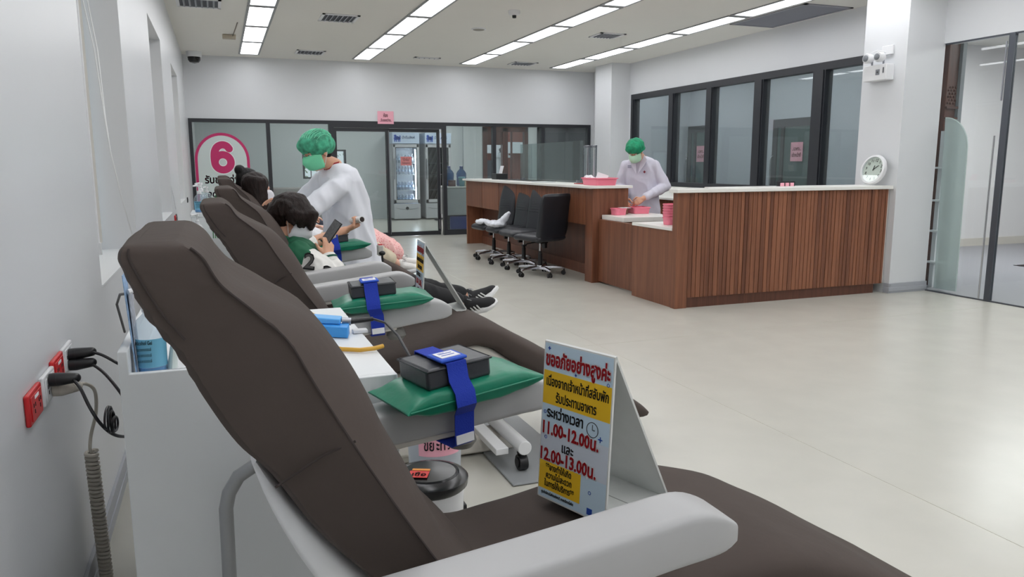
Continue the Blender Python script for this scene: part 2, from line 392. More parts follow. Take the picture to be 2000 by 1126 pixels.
vent(3.5, 13.3, .46, .12, 'narrow white slot vent in the ceiling before the pink sign', 4)
vent(5.35, 10.15, .4, .4, 'grey slatted air vent in the ceiling between the two right light rows')
vent(5.35, 13.45, .46, .4, 'grey slatted air vent in the ceiling in front of the back corner column')
t = thing('return_air_grille', 'large grey return air grille in the ceiling above the slatted counter', 'vent', (6.82, 8.08, ZC))
obj('frame', MB().box(6.46, 6.5, 7.38, 8.8, ZC-.012, ZC-.0005).box(7.13, 7.17, 7.38, 8.8, ZC-.012, ZC-.0005).box(6.46, 7.17, 7.38, 7.42, ZC-.012, ZC-.0005).box(6.46, 7.17, 8.76, 8.8, ZC-.012, ZC-.0005), mat('grille_frame', (150, 150, 158), .5), t)
obj('mesh_panel', MB().box(6.5, 7.13, 7.42, 8.76, ZC-.006, ZC-.001), mat('grille_grey', (128, 130, 140), .6, bump=.3, bscale=160), t)
t = thing('smoke_detector', 'round white smoke detector on the ceiling with a dark base', 'detector', (3.45, 8.95, ZC))
obj('body', MB().lathe((3.45, 8.95, ZC), [(.07, 0), (.072, -.03), (.06, -.05), (.03, -.055)]), WHITEP, t)
obj('sensor', MB().lathe((3.45, 8.95, ZC-.055), [(.026, 0), (.024, -.03), (.01, -.034)]), BLACKP, t)
t = thing('ceiling_speaker', 'round flat grey ceiling speaker between the middle light rows', 'speaker', (3.44, 10.28, ZC))
obj('rim', MB().lathe((3.44, 10.28, ZC), [(.1, 0), (.1, -.01), (.085, -.014)]), WHITEP, t)
obj('grille', MB().lathe((3.44, 10.28, ZC-.013), [(.084, 0), (.07, -.006), (.01, -.008)]), mat('speaker_grille', (150, 146, 138), .7, bump=.5, bscale=250), t)
t = thing('ceiling_sensor', 'small beige sensor box with a wire on the ceiling left of the light rows', 'sensor', (.25, 11.95, ZC))
obj('case', MB().box(.16, .34, 11.9, 12.0, ZC-.06, ZC-.0005), mat('beige_plastic', (176, 166, 148), .5), t, bevel=.008)
obj('wire', MB().tube([(.30, 11.9, ZC-.02), (.33, 11.2, ZC-.006), (.34, 10.9, ZC-.004)], .006, 6), mat('wire_grey', (120, 112, 100), .6), t)
t = thing('dome_camera', 'white and black dome security camera in the far ceiling corner', 'camera', (-.27, 13.9, ZC))
obj('base', MB().lathe((-.27, 13.9, ZC-.0), [(.12, 0), (.12, -.07), (.11, -.085)]), WHITEP, t)
obj('dome', MB().lathe((-.27, 13.9, ZC-.085), [(.10, 0), (.095, -.05), (.07, -.085), (.01, -.1)]), mat('dome_black', (18, 18, 20), .12), t)
# ------------------------------------------------------------------ the room behind the dark glazing
ROOM2 = mat('room_paint', (206, 212, 214), .5)
YF = 19.2
wb = MB()
wb.box(-1.2, 1.9, YF, YF+.15, 0, ZC).box(1.9, 2.95, YF, YF+.15, 0, 1.02).box(1.9, 2.95, YF, YF+.15, 1.72, ZC).box(2.95, 6.5, YF, YF+.15, 0, ZC).box(6.5, 10.4, YF, YF+.15, 2.3, ZC).box(7.75, 10.4, YF, YF+.15, 0, 2.3)
struct('wall_far', wb, ROOM2)
struct('wall_far_side', MB().box(10.3, 10.4, YB+.12, YF, 0, ZC).box(7.3, 10.4, YB+.02, YB+.12, 0, ZC), ROOM2)
o = struct('window_7', MB().box(1.9, 1.95, YF, YF+.1, 1.02, 1.72).box(2.9, 2.95, YF, YF+.1, 1.02, 1.72).box(2.4, 2.44, YF, YF+.1, 1.02, 1.72).box(1.9, 2.95, YF, YF+.1, 1.02, 1.06).box(1.9, 2.95, YF, YF+.1, 1.68, 1.72), BLACKALU)  # made-up window and opening, standing in for a reflection in the glazing
struct('pane', MB().box(1.95, 2.9, YF+.05, YF+.056, 1.06, 1.68), GLASS, o)
o = struct('door_3', MB().box(6.5, 6.62, YF-.03, YF+.12, 0, 2.3).box(7.05, 7.2, YF-.03, YF+.12, 0, 2.3).box(7.68, 7.78, YF-.03, YF+.12, 0, 2.3).box(6.5, 7.78, YF-.03, YF+.12, 2.2, 2.34).box(7.3, 7.34, YF, YF+.06, 0, 2.2).box(6.62, 7.05, YF, YF+.08, 1.86, 2.2), EXTWOOD)
struct('pane', MB().box(7.34, 7.68, YF+.03, YF+.036, .02, 2.2), GLASS, o)
d = MB().box(8.05, 8.15, YF-.06, YF-.001, 0, 2.35).box(8.85, 8.95, YF-.06, YF-.001, 0, 2.35).box(9.6, 9.7, YF-.06, YF-.001, 0, 2.35).box(8.05, 9.7, YF-.06, YF-.001, 2.2, 2.35).box(8.05, 9.7, YF-.06, YF-.001, 0, .12)
o = struct('door_4', d, BLACKALU)
DG = mat('dark_glass', (44, 48, 56), .15)
for a, b in ((8.15, 8.85), (8.95, 9.6)): struct('pane', MB().box(a, b, YF-.04, YF-.002, .12, 2.2), DG, o)
struct('pilaster', MB().box(4.95, 5.25, YF-.12, YF-.001, 0, ZC).box(5.95, 6.1, YF-.1, YF-.001, 0, ZC), ROOM2)
for k, x in enumerate((2.2, 5.2, 8.4)):
    t = thing('room_light', ['snack room ceiling light panel behind the left glass pane', 'snack room ceiling light panel in front of the drinks fridges', 'snack room ceiling light panel near the dark glazed door'][k], 'light', (x, 16.8, ZC), 0, 'light panels of the snack room')
    obj('diffuser', MB().box(x-.3, x+.3, 16.2, 17.4, ZC-.006, ZC-.0005), SIDEP, t)
    obj('frame', MB().box(x-.32, x-.3, 16.18, 17.42, ZC-.012, ZC-.0005).box(x+.3, x+.32, 16.18, 17.42, ZC-.012, ZC-.0005).box(x-.32, x+.32, 16.16, 16.2, ZC-.012, ZC-.0005).box(x-.32, x+.32, 17.4, 17.44, ZC-.012, ZC-.0005), WHITEP, t)
# outside the snack room
struct('ground_outside', MB().box(-4, 16, YF+.15, 34, -.12, -.02), mat('paving', (186, 184, 176), .8))
t = thing('gate_pillar', 'white gate pillar with a moulded cap outside the snack room', 'pillar', (8.05, 22.0, -.02))
obj('shaft', MB().box(7.9, 8.2, 21.85, 22.15, -.02, 1.55), WHITEL, t, bevel=.01)
obj('capital', MB().box(7.84, 8.26, 21.79, 22.21, 1.55, 1.62).box(7.88, 8.22, 21.83, 22.17, 1.62, 1.70), WHITEL, t, bevel=.01)
obj('finial', MB().lathe((8.05, 22, 1.70), [(.09, 0), (.05, .03), (.08, .08), (.07, .12), (.02, .15)]), mat('lamp_grey', (90, 92, 92), .5), t)
t = thing('picket_fence', 'white picket fence outside the snack room', 'fence', (8.05, 22.3, -.02))
obj('rail', MB().box(6.2, 10.2, 22.33, 22.36, .25, .32), WHITEL, t); obj('rail', MB().box(6.2, 10.2, 22.33, 22.36, .65, .72), WHITEL, t)
pk = MB().prism([(-.035, -.02), (.035, -.02), (.035, .84), (0, .9), (-.035, .84)], 'y', 0, .02); pm = mesh('picket', pk); pm.materials.append(WHITEL)
for k in range(29):
    o = bpy.data.objects.new('picket', pm); COL.objects.link(o); o.parent = t; o.location = (-1.82+.13*k, .01, .02)
t = thing('brick_house', 'red-brown brick house with a white roof edge beyond the picket fence', 'house', (8.5, 27, -.02))
obj('wall', MB().box(5.5, 13, 27, 27.3, -.02, 3.4), mat('brick_wall', (132, 78, 66), .8, var=.25, vscale=14, stretch=(1, 1, 3)), t)
obj('roof_edge', MB().box(5.3, 13.2, 26.4, 27.3, 1.75, 2.15), WHITEL, t)
obj('window', MB().box(8.6, 9.7, 26.97, 27.0, .7, 1.5), DG, t)
def leafy(name, label, c, rad, n, col, hh=.9):
    t = thing(name, label, 'shrub', (c[0], c[1], -.02))
    mb = MB(); rnd = random.Random(7)
    for k in range(n):
        p = V((c[0]+rnd.gauss(0, rad), c[1]+rnd.gauss(0, rad), abs(rnd.gauss(.5, .3))*hh))
        a = V((rnd.uniform(-1, 1), rnd.uniform(-1, 1), rnd.uniform(-.3, 1))).normalized()*.09; b = a.orthogonal().normalized()*.03
        mb.add([p, p+a*.5+b, p+a, p+a*.5-b], [(0, 1, 2, 3)])
    o = obj('foliage', mb, col, t); o['kind'] = 'stuff'
    obj('stem', MB().tube([(c[0], c[1], -.02), (c[0]+.02, c[1], hh*.5)], .015, 6), EXTWOOD, t)
LEAF = mat('leaf_green', (104, 132, 70), .6)
leafy('garden_shrub', 'green leafy shrub beside the white gate pillar outside', (7.62, 22.9), .22, 260, LEAF, 1.0)
leafy('garden_tree', 'tall green leafy tree outside the small far window', (2.6, 24), .6, 420, LEAF, 3.0)

# drinks fridges
FRG = mat('fridge_grey', (186, 188, 192), .4); FIN = mat('fridge_inside', (225, 230, 236), .5)
FLED = mat('fridge_lamp', (235, 240, 255), .5, emit=60)
BOTW = glass('bottle_plastic', (226, 232, 240), haze=.25, hazecol=(225, 228, 235))
BLUEHEAD = mat('fridge_header_blue', (196, 212, 234), .4)
def fridge(x, stocked, label):
    y0 = 18.5; W = .67
    t = thing('drinks_fridge', label, 'fridge', (x+W/2, y0+.32, 0), 0, 'drinks fridges behind the glass door')
    T = .045; y1 = 19.15
    obj('cabinet', MB().box(x, x+T, y0+.05, y1, .05, 1.86).box(x+W-T, x+W, y0+.05, y1, .05, 1.86).box(x, x+W, y1-.05, y1, .05, 1.86).box(x, x+W, y0+.05, y1, .05, .1).box(x, x+W, y0+.05, y1, 1.8, 1.86), FRG, t, bevel=.004)
    obj('liner', MB().box(x+T, x+W-T, y1-.07, y1-.05, .4, 1.8).box(x+T, x+W-T, y0+.06, y1-.05, .37, .4), FIN if stocked else mat('fridge_dark', (52, 58, 62), .5), t)
    h = obj('header', MB().box(x, x+W, y0, y1, 1.86, 2.12), BLUEHEAD, t, bevel=.006)
    text('น้ำดื่มสิงห์', .085, BLUEINK, h, frame_matrix((x+.40, y0-.003, 2.0), (1, 0, 0), (0, 0, 1)), .01, width=.32)
    li = MB()
    for p, r in (((.08, .0), .042), ((.13, .01), .045), ((.17, .0), .038)): li.lathe((x+p[0], y0-.002, 1.98+p[1]), [(r, 0), (r, -.004)], 14, 'y')
    li.lathe((x+.075, y0-.002, 2.04), [(.032, 0), (.032, -.004)], 14, 'y')
    for q in (.06, .1, .15, .185): li.box(x+q-.01, x+q+.012, y0-.005, y0-.001, 1.9, 1.96)
    li.box(x+.18, x+.205, y0-.005, y0-.001, 1.97, 2.05)
    obj('lion_emblem', li, BLUEINK, h)
    dr = obj('glass_door', MB().box(x+.01, x+.07, y0, y0+.05, .42, 1.84).box(x+W-.07, x+W-.01, y0, y0+.05, .42, 1.84).box(x+.01, x+W-.01, y0, y0+.05, .42, .5).box(x+.01, x+W-.01, y0, y0+.05, 1.77, 1.84), FRG, t, bevel=.004)
    obj('pane', MB().box(x+.07, x+W-.07, y0+.02, y0+.026, .5, 1.77), GLASS, dr)
    obj('gasket', MB().box(x+.065, x+.085, y0+.004, y0+.02, .49, 1.78).box(x+W-.085, x+W-.065, y0+.004, y0+.02, .49, 1.78).box(x+.065, x+W-.065, y0+.004, y0+.02, .49, .51).box(x+.065, x+W-.065, y0+.004, y0+.02, 1.76, 1.78), BLACKP, dr)
    obj('handle', MB().tube([(x+.03, y0-.03, 1.0), (x+.03, y0-.03, 1.5)], .012, 8), STEEL, dr)
    k = obj('kick_panel', MB().box(x, x+W, y0, y0+.06, .03, .4), FRG, t, bevel=.01)
    obj('vent_line', MB().tube([(x+.06, y0-.002, .30), (x+.2, y0-.004, .27), (x+W-.2, y0-.004, .27), (x+W-.06, y0-.002, .30)], .005, 6), STEEL, k)
    obj('badge', MB().lathe((x+W/2, y0-.001, .29), [(.04, 0), (.036, -.006)], 16, 'y'), BLACKP, k)
    for z in (.72, 1.1, 1.38): obj('wire_shelf', MB().box(x+T, x+W-T, y0+.08, y1-.08, z, z+.014), WHITEP if stocked else STEEL, t)
    if stocked:
        obj('strip_lamp', MB().box(x+W-.1, x+W-.085, y0+.07, y0+.085, .5, 1.72), FLED, t)
        first = None
        for z, n, rows in ((.414, 6, 2), (.734, 6, 2), (1.114, 6, 1), (1.394, 6, 1)):
            for r_ in range(rows):
                for i in range(n):
                    bx, by = x+.095+.083*i, y0+.13+.1*r_
                    if first is None:
                        bo = thing('water_bottle', 'small clear water bottle with a white cap in the lit drinks fridge', 'bottle', (bx, by, z), 0, 'water bottles in the lit fridge')
                        obj('bottle', MB().lathe((0, 0, 0), [(.03, 0), (.032, .02), (.032, .14), (.014, .19), (.013, .2)], 10), BOTW, bo, world=False)
                        obj('label_band', MB().lathe((0, 0, 0), [(.0328, .07), (.0328, .12)], 10), mat('bottle_label', (196, 214, 240), .5), bo, world=False)
                        obj('cap', MB().lathe((0, 0, .2), [(.014, 0), (.014, .016)], 10), WHITEP, bo, world=False)
                        first = bo
                    else: copy_thing(first, (bx, by, z))
                    LB = COL.objects[-1]
                    while LB.parent: LB = LB.parent
                    LB['label'] = 'clear water bottle, %s from left, %s row, %s shelf of the lit fridge' % (('first', 'second', 'third', 'fourth', 'fifth', 'sixth')[i], ('front', 'back')[r_], {.414: 'lowest', .734: 'second lowest', 1.114: 'third', 1.394: 'highest'}[z])
    else:
        for z in (1.394,):
            pass
fridge(3.96, True, 'lit drinks fridge full of water bottles with a pink sign on its door')
fridge(4.77, False, 'dark drinks fridge without sign, right of the lit one')
def paper(name, label, M, w_, h_, lines, m1=PINKPAPER, ink=INK, bold=.02):
    """a printed sheet; M maps (x right, y up, z out)"""
    t = tag(obj(name, MB().cbox((0, 0, 0), (w_, h_, .002)), m1, None), label, 'sign'); t.matrix_world = M
    for k, (s, sz, yy, ww) in enumerate(lines):
        text(s, sz, ink, t, Mx.Translation((0, yy, .0022)), bold, width=ww)
    return t
paper('pink_sign', 'pink paper sign taped to the glass door of the lit drinks fridge', frame_matrix((4.29, 18.497, 1.44), (1, 0, 0), (0, 0, 1)), .27, .21, [('"น้ำดื่ม"', .09, .03, .18), ('สำหรับผู้บริจาค', .05, -.05, .2)], mat('salmon_paper', (236, 128, 128), .8), DARKRED)
paper('pink_sign', 'pink paper sign on the wall above the sliding glass door', frame_matrix((2.94, YB-.024, 2.215), (1, 0, 0), (0, 0, 1)), .30, .23, [('ห้อง', .085, .035, .08), ('..รับของว่าง..', .07, -.05, .22)], PINKPAPER, DARKRED)
# arched sticker with the 6
STK = glass('sticker_film', (226, 236, 234), haze=.8, hazecol=(226, 236, 234))
MAG = mat('magenta_film', (196, 40, 104), .5)
def arch(x0, x1, z0, zr, n=24):
    r = (x1-x0)/2; cx = (x0+x1)/2
    return [(x0, z0)]+[(cx-r*cos(pi*k/n), zr+r*1.05*sin(pi*k/n)) for k in range(n+1)]+[(x1, z0)]
t = tag(obj('number_sticker', MB().prism(arch(-.33, .47, .35, 1.44), 'y', YB-.022, YB-.0215), STK), 'arched window sticker with a big magenta number six on the dark framed glazing', 'sticker')
a1, a2 = arch(-.375, .515, .33, 1.44), arch(-.33, .47, .35, 1.44)
ed = MB().loft([[(u, YB-.0235, v) for u, v in a1], [(u, YB-.0215, v) for u, v in a1], [(u, YB-.0215, v) for u, v in a2], [(u, YB-.0235, v) for u, v in a2]], cap=False, closed=True)
obj('border', ed, MAG, t)
WF = mat('white_film', (228, 232, 232), .5)
FY = YB-.0228
def six(rb, th, y0, y1):
    """bold rounded numeral as a swept stroke"""
    pts = []
    cx, cz, r = .075, 1.405, .130
    for k in range(33): a = pi*.5-2*pi*k/32; pts.append((cx+r*cos(a), cz+r*sin(a)))
    bowl = [(cx+(r)*cos(2*pi*k/32), cz+r*sin(2*pi*k/32)) for k in range(32)]
    ctl = [(cx-r, cz-.005), (cx-r*1.03, cz+.09), (cx-r*.93, cz+.19), (cx-r*.58, cz+.265), (cx+.0, cz+.298), (cx+r*.55, cz+.28), (cx+r*.86, cz+.232)]; nn = len(ctl); stem = []
    for i in range(nn-1):
        p0, p1, p2, p3 = [np.array(ctl[max(0, min(nn-1, i+d_))]) for d_ in (-1, 0, 1, 2)]
        for q_ in range(5):
            u = q_/5; stem.append(tuple(.5*(2*p1+(p2-p0)*u+(2*p0-5*p1+4*p2-p3)*u*u+(3*p1-p0-3*p2+p3)*u**3)))
    stem.append(ctl[-1])
    mb = MB()
    mb.loft([[(cx+(r+th)*cos(2*pi*k/32), y0, cz+(r+th)*sin(2*pi*k/32)) for k in range(32)], [(cx+(r+th)*cos(2*pi*k/32), y1, cz+(r+th)*sin(2*pi*k/32)) for k in range(32)],
             [(cx+(r-th)*cos(2*pi*k/32), y1, cz+(r-th)*sin(2*pi*k/32)) for k in range(32)], [(cx+(r-th)*cos(2*pi*k/32), y0, cz+(r-th)*sin(2*pi*k/32)) for k in range(32)]], cap=False, closed=True)
    L_ = []; Rr = []
    for i, p in enumerate(stem):
        a = V(stem[max(0, i-1)]); b = V(stem[min(len(stem)-1, i+1)]); d = (b-a).normalized(); n_ = V((-d.y, d.x))
        L_.append(V(p)+n_*th); Rr.append(V(p)-n_*th)
    e = stem[-1]; tip = [(e[0]+th*cos(t_), e[1]+th*sin(t_)) for t_ in [R(30-150*k/8) for k in range(9)]]
    poly = [tuple(p) for p in L_]+tip+[tuple(p) for p in reversed(Rr)]
    mb.prism(poly, 'y', y0-.0004, y1-.0004)
    return mb
obj('numeral_outline', six(0, .076, FY-.0002, FY+.0004), WF, t); obj('numeral', six(0, .062, FY-.0018, FY-.0008), MAG, t)
text('รับของว่าง', .17, mat('deep_magenta_film', (160, 30, 78), .5), t, frame_matrix((.075, FY-.001, 1.10), (1, 0, 0), (0, 0, 1)), .025, width=.62)
text('จุดบริการ', .15, mat('purple_film', (96, 44, 110), .5), t, frame_matrix((.075, FY-.001, .86), (1, 0, 0), (0, 0, 1)), .02, width=.6, shear=.2)
# crate, table and water bottles beside the desk end
TB = (4.16, 5.0, 14.5, 15.1)
t = thing('side_table', 'grey covered side table with white top behind the glazing beside the desk', 'table', (4.58, 14.8, 0))
obj('table_top', MB().box(4.16, 5.1, 14.5, 15.2, .90, .93), WHITETOP, t, bevel=.004)
obj('cover', MB().box(4.18, 5.08, 14.52, 15.18, .36, .90), mat('grey_cloth', (176, 178, 180), .8, var=.05, vscale=6, bump=.2, bscale=9), t, bevel=.01)
obj('leg', MB().box(4.18, 4.22, 14.52, 14.56, 0, .36), BLACKALU, t); obj('leg', MB().box(5.04, 5.08, 14.52, 14.56, 0, .36), BLACKALU, t); obj('leg', MB().box(4.18, 4.22, 15.14, 15.18, 0, .36), BLACKALU, t); obj('leg', MB().box(5.04, 5.08, 15.14, 15.18, 0, .36), BLACKALU, t)
t = thing('blue_crate', 'dark blue plastic crate under the covered side table', 'crate', (4.63, 14.85, .0))
obj('tub', MB().box(4.25, 5.0, 14.56, 15.1, .0, .34), mat('crate_blue', (38, 62, 142), .5), t, bevel=.01)
obj('base_strip', MB().box(4.25, 5.0, 14.545, 14.56, .0, .06), STEEL, t)
BW = glass('water_jug_blue', (96, 150, 196), haze=.35, hazecol=(80, 136, 190))
for k, (x, y, s) in enumerate(((4.34, 14.95, 1), (4.56, 14.82, 1))):
    t = thing('water_jug', ['blue round water jug at the back of the covered side table, by the door frame', 'blue round water jug in front on the covered side table, right of its twin'][k], 'bottle', (x, y, .93))
    obj('jug', MB().lathe((x, y, .93), [(.09, 0), (.1, .03), (.1, .12), (.092, .14), (.1, .16), (.1, .25), (.07, .3), (.035, .33), (.03, .36)], 20), BW, t)
    obj('cap', MB().lathe((x, y, 1.29), [(.034, 0), (.034, .03), (.02, .035)], 12), mat('cap_blue', (30, 60, 130), .4), t)
t = thing('aqua_tumbler', 'aqua plastic tumbler in front of the blue water jugs', 'cup', (4.5, 14.6, .93))
obj('cup', MB().lathe((4.5, 14.6, .93), [(.05, 0), (.066, .16)], 18), glass('aqua_plastic', (120, 190, 200), haze=.5, hazecol=(90, 180, 190)), t)
obj('lid', MB().lathe((4.5, 14.6, 1.09), [(.069, 0), (.069, .02), (.05, .025)], 18), mat('aqua_lid', (60, 150, 165), .4), t)
for k, (x, y, h) in enumerate(((4.585, 14.58, .13), (4.645, 14.68, .17), (4.70, 14.58, .12), (4.755, 14.66, .15))):
    t = thing('cream_bottle', ['short cream bottle right of the aqua tumbler', 'tall white capped cream bottle second from the aqua tumbler', 'squat cream bottle third from the aqua tumbler', 'cream bottle nearest the end of the long desk'][k], 'bottle', (x, y, .93))
    obj('body', MB().lathe((x, y, .93), [(.028, 0), (.032, .01), (.032, h*.7), (.014, h*.85)], 14), mat('cream_plastic', (214, 206, 176), .5), t)
    obj('cap', MB().lathe((x, y, .93+h*.85), [(.015, 0), (.015, h*.2)], 12), WHITEP, t)
t = tag(obj('black_cap', MB().box(4.22, 4.36, 14.55, 14.62, .93, 1.05), mat('maroon_box', (70, 22, 30), .6), bevel=.004), 'small maroon box beside the aqua tumbler', 'box'); t.name = 'maroon_box'
for k, x in enumerate((4.95, 5.2)):
    t = tag(obj('slipper', MB().ell((x, 18.05+.05*k, .03), (.11, .05, .028)), BLACKP), ['dark slipper on the snack room floor, left one', 'dark slipper on the snack room floor, right one'][k], 'slipper')
# furniture of the snack room seen dimly through the left leaf
t = thing('snack_sofa', 'grey low sofa in the snack room behind the left glass', 'sofa', (1.6, 17.6, 0))
SOFA = mat('sofa_grey', (150, 146, 144), .8)
obj('seat', MB().box(.9, 2.3, 17.3, 18.0, .12, .42), SOFA, t, bevel=.03); obj('backrest', MB().box(.9, 2.3, 17.95, 18.2, .12, .85), SOFA, t, bevel=.04)
obj('armrest', MB().box(.75, .92, 17.3, 18.2, .0, .58), SOFA, t, bevel=.03); obj('armrest', MB().box(2.28, 2.45, 17.3, 18.2, .0, .58), SOFA, t, bevel=.03)

# ------------------------------------------------------------------ rooms on the right
ROOM3 = mat('office_paint', (196, 202, 210), .5)
struct('wall_office', MB().box(9.5, 9.6, 8.3, YB, 0, ZC), ROOM3)
struct('wall_office_near', MB().prism([(7.10, 6.36), (7.72, 6.36), (7.72, 6.85), (9.6, 8.62), (9.6, 8.72), (7.62, 6.92), (7.62, 6.46), (7.10, 6.46)], 'z', 0, ZC), ROOM3)
struct('wall_office_far', MB().box(XR+.05, 9.6, 14.2, 14.28, 0, ZC), ROOM3)
for k, (ya, yb, sgn) in enumerate(((10.15, 11.47, None), (13.35, 14.18, None))):
    X = 9.499
    d = MB().box(X-.04, X, ya, ya+.12, 0, 2.14).box(X-.04, X, yb-.12, yb, 0, 2.14).box(X-.04, X, ya+.12, yb-.12, 2.0, 2.14).box(X-.04, X, ya+.12, yb-.12, 0, .12).box(X-.045, X, yb-.3, yb-.22, .12, 2.0)
    o = struct('door_%d' % (5+k), d, BLACKALU)
    struct('pane', MB().box(X-.02, X, ya+.12, yb-.12, .12, 2.0), mat('green_glass', (78, 98, 96), .15), o)
    struct('door_handle', MB().tube([(X-.04, yb-.06, 1.50), (X-.10, yb-.06, 1.48), (X-.11, yb-.06, 1.42), (X-.11, yb-.06, 1.0), (X-.10, yb-.06, .94), (X-.04, yb-.06, .92)], .014, 8), CHROME, o)
    yy = (10.82, 13.68)[k]
    paper('pink_sign', ['pink paper sign on the dark office door nearer the clock', 'pink paper sign on the dark office door half hidden by a window post'][k], frame_matrix((X-.046, yy, 1.56), (0, -1, 0), (0, 0, 1)), .30, .33, [('..เฉพาะ..', .09, .05, .22), ('เจ้าหน้าที่', .09, -.06, .22)], PINKPAPER, DARKRED)
for k, y in enumerate((8.9, 10.8, 13.0)):  # unseen panels added to set the brightness of the office
    t = thing('office_light', ['office ceiling light panel nearest the clock column', 'middle office ceiling light panel behind the dark framed windows', 'office ceiling light panel nearest the back corner'][k], 'light', (8.4, y, ZC), 0, 'light panels of the office')
    obj('diffuser', MB().box(8.26, 8.54, y-.65, y+.65, ZC-.006, ZC-.0005), OFFP, t)
    obj('frame', MB().box(8.24, 8.26, y-.67, y+.67, ZC-.012, ZC-.0005).box(8.54, 8.56, y-.67, y+.67, ZC-.012, ZC-.0005).box(8.24, 8.56, y-.69, y-.65, ZC-.012, ZC-.0005).box(8.24, 8.56, y+.65, y+.69, ZC-.012, ZC-.0005), WHITEP, t)
# room beyond the glass partition
LOB = mat('lobby_paint', (222, 220, 221), .5)
struct('floor_lobby', MB().prism([(7.10, YN), (14.4, YN), (14.4, 9.0), (9.62, 9.0), (9.62, 8.6), (7.74, 6.84), (7.74, 6.35), (7.10, 6.35)], 'z', .0005, .004), GREYFLOOR)
struct('ceiling_lobby', MB().box(12.4, 14.4, YN, 9.1, ZC, ZC+.1), CEIL)
struct('floor_lobby_base', MB().box(12.4, 14.5, YN, 9.1, -.1, 0), GREYFLOOR)
struct('wall_lobby', MB().box(9.6, 14.4, 9.0, 9.1, 0, ZC).box(14.4, 14.5, YN, 9.1, 0, ZC), LOB)
struct('trim_1', MB().box(9.62, 14.4, 8.975, 9.0, 0, .13), OFFW)
struct('trim_2', MB().box(7.545, 7.60, 6.17, 6.36, .0, ZC), mat('grey_jamb', (140, 146, 150), .5))
t = thing('carved_post', 'reddish brown carved wooden post behind the glass partition', 'post', (7.45, 6.24, .004))
obj('shaft', MB().box(7.385, 7.54, 6.20, 6.30, .004, ZC), EXTWOOD, t, bevel=.006)
cv = MB()
for i in range(3):
    for j in range(6): cv.ell((7.425+.042*i+(.01 if j % 2 else -.01), 6.198, 2.0+.034*j), (.014, .012, .014), seg=8, rings=6)
cv.box(7.375, 7.55, 6.17, 6.20, 1.94, 1.965).box(7.375, 7.55, 6.17, 6.20, 1.83, 1.85)
obj('carving', cv, EXTWOOD, t)
# frosted rounded screen and a small white shelf tower
n = 16; rr = .34; arc = [(4.95+.34*0, 0)]
pts = [(5.985, .02), (5.72, .02), (5.735, 1.50)]+[(6.02-.285*cos(pi/2*k/n), 1.50+.33*sin(pi/2*k/n)) for k in range(1, n+1)]
t = thing('frosted_screen', 'frosted glass screen with a rounded top behind the glass partition', 'screen', (7.2, 5.75, .004))
obj('glass_leaf', MB().prism(pts, 'x', 7.19, 7.2), FROST, t)
obj('edge_trim', MB().tube([(7.195, u, v) for u, v in pts[1:]], .006, 6), mat('frost_edge', (214, 224, 222), .4), t)
t = thing('display_shelf', 'small white stepped shelf behind the frosted screen', 'shelf', (7.6, 6.0, .004))
obj('back_board', MB().box(7.30, 7.36, 6.10, 6.15, .004, 1.7), WHITEL, t)
for z, y1 in ((.28, 5.86), (.62, 5.95), (.95, 5.86), (1.3, 5.95)): obj('shelf_board', MB().box(7.22, 7.36, y1, 6.14, z, z+.02), WHITEL, t, bevel=.003)
t = thing('lobby_mat', 'dark doormat on the grey lobby floor behind the glass partition', 'mat', (10.4, 6.5, .004))
obj('mat_pile', MB().box(9.9, 11.2, 6.0, 7.0, .004, .014), mat('mat_black', (36, 36, 40), .9), t); obj('edge', MB().box(9.87, 11.23, 5.97, 7.03, .004, .009), BLACKP, t)
for k, y in enumerate((2.0, 4.6, 7.0)):  # panels out of view, added to brighten the lobby
    t = thing('lobby_light', ['ceiling light panel of the lobby farthest from the wooden post', 'middle ceiling light panel of the lobby behind the glass', 'ceiling light panel of the lobby nearest the wooden post'][k], 'light', (10.4, y, ZC), 0, 'light panels of the lobby')
    obj('diffuser', MB().box(9.2, 11.6, y-.14, y+.14, ZC-.006, ZC-.0005), LOBP, t)
    obj('frame', MB().box(9.18, 9.2, y-.16, y+.16, ZC-.012, ZC-.0005).box(11.6, 11.62, y-.16, y+.16, ZC-.012, ZC-.0005).box(9.18, 11.62, y-.16, y-.14, ZC-.012, ZC-.0005).box(9.18, 11.62, y+.14, y+.16, ZC-.012, ZC-.0005), WHITEP, t)
def smooth_rings(rows, m=4):
    """Catmull-Rom through rows of numbers"""
    out = []; rows = [np.array(r_, float) for r_ in rows]; n = len(rows)
    for i in range(n-1):
        p0, p1, p2, p3 = rows[max(0, i-1)], rows[i], rows[i+1], rows[min(n-1, i+2)]
        for q in range(m):
            t = q/m; out.append(.5*((2*p1)+(-p0+p2)*t+(2*p0-5*p1+4*p2-p3)*t*t+(-p0+3*p1-3*p2+p3)*t**3))
    out.append(rows[-1]); return out
# ------------------------------------------------------------------ the long desk
t = thing('long_desk', 'long walnut reception desk with a white top and open knee space', 'desk', (4.2, 10.2, 0))
D0, D1 = 7.80, 12.60; XD = 3.96
obj('desk_top', MB().box(3.90, 4.46, D0-.03, D1+.02, 1.085, 1.115), WHITETOP, t, bevel=.004)
obj('end_panel', MB().box(XD, 4.42, D1-.05, D1, 0, 1.085), WOOD, t, bevel=.002); obj('end_panel', MB().box(XD, 4.42, D0, D0+.18, 0, 1.085), WOOD, t, bevel=.002)
obj('apron', MB().box(XD, XD+.04, D0+.18, D1-.05, .66, 1.085), WOOD, t)
obj('recessed_panel', MB().box(XD+.28, XD+.31, D0+.18, D1-.05, .12, 1.07), WOODD, t); obj('plinth', MB().box(XD+.26, XD+.32, D0+.18, D1-.05, 0, .13), WOODD, t)
sl = MB().box(XD-.003, XD+.002, D0+.19, D0+.205, .665, 1.08); nslat = 60
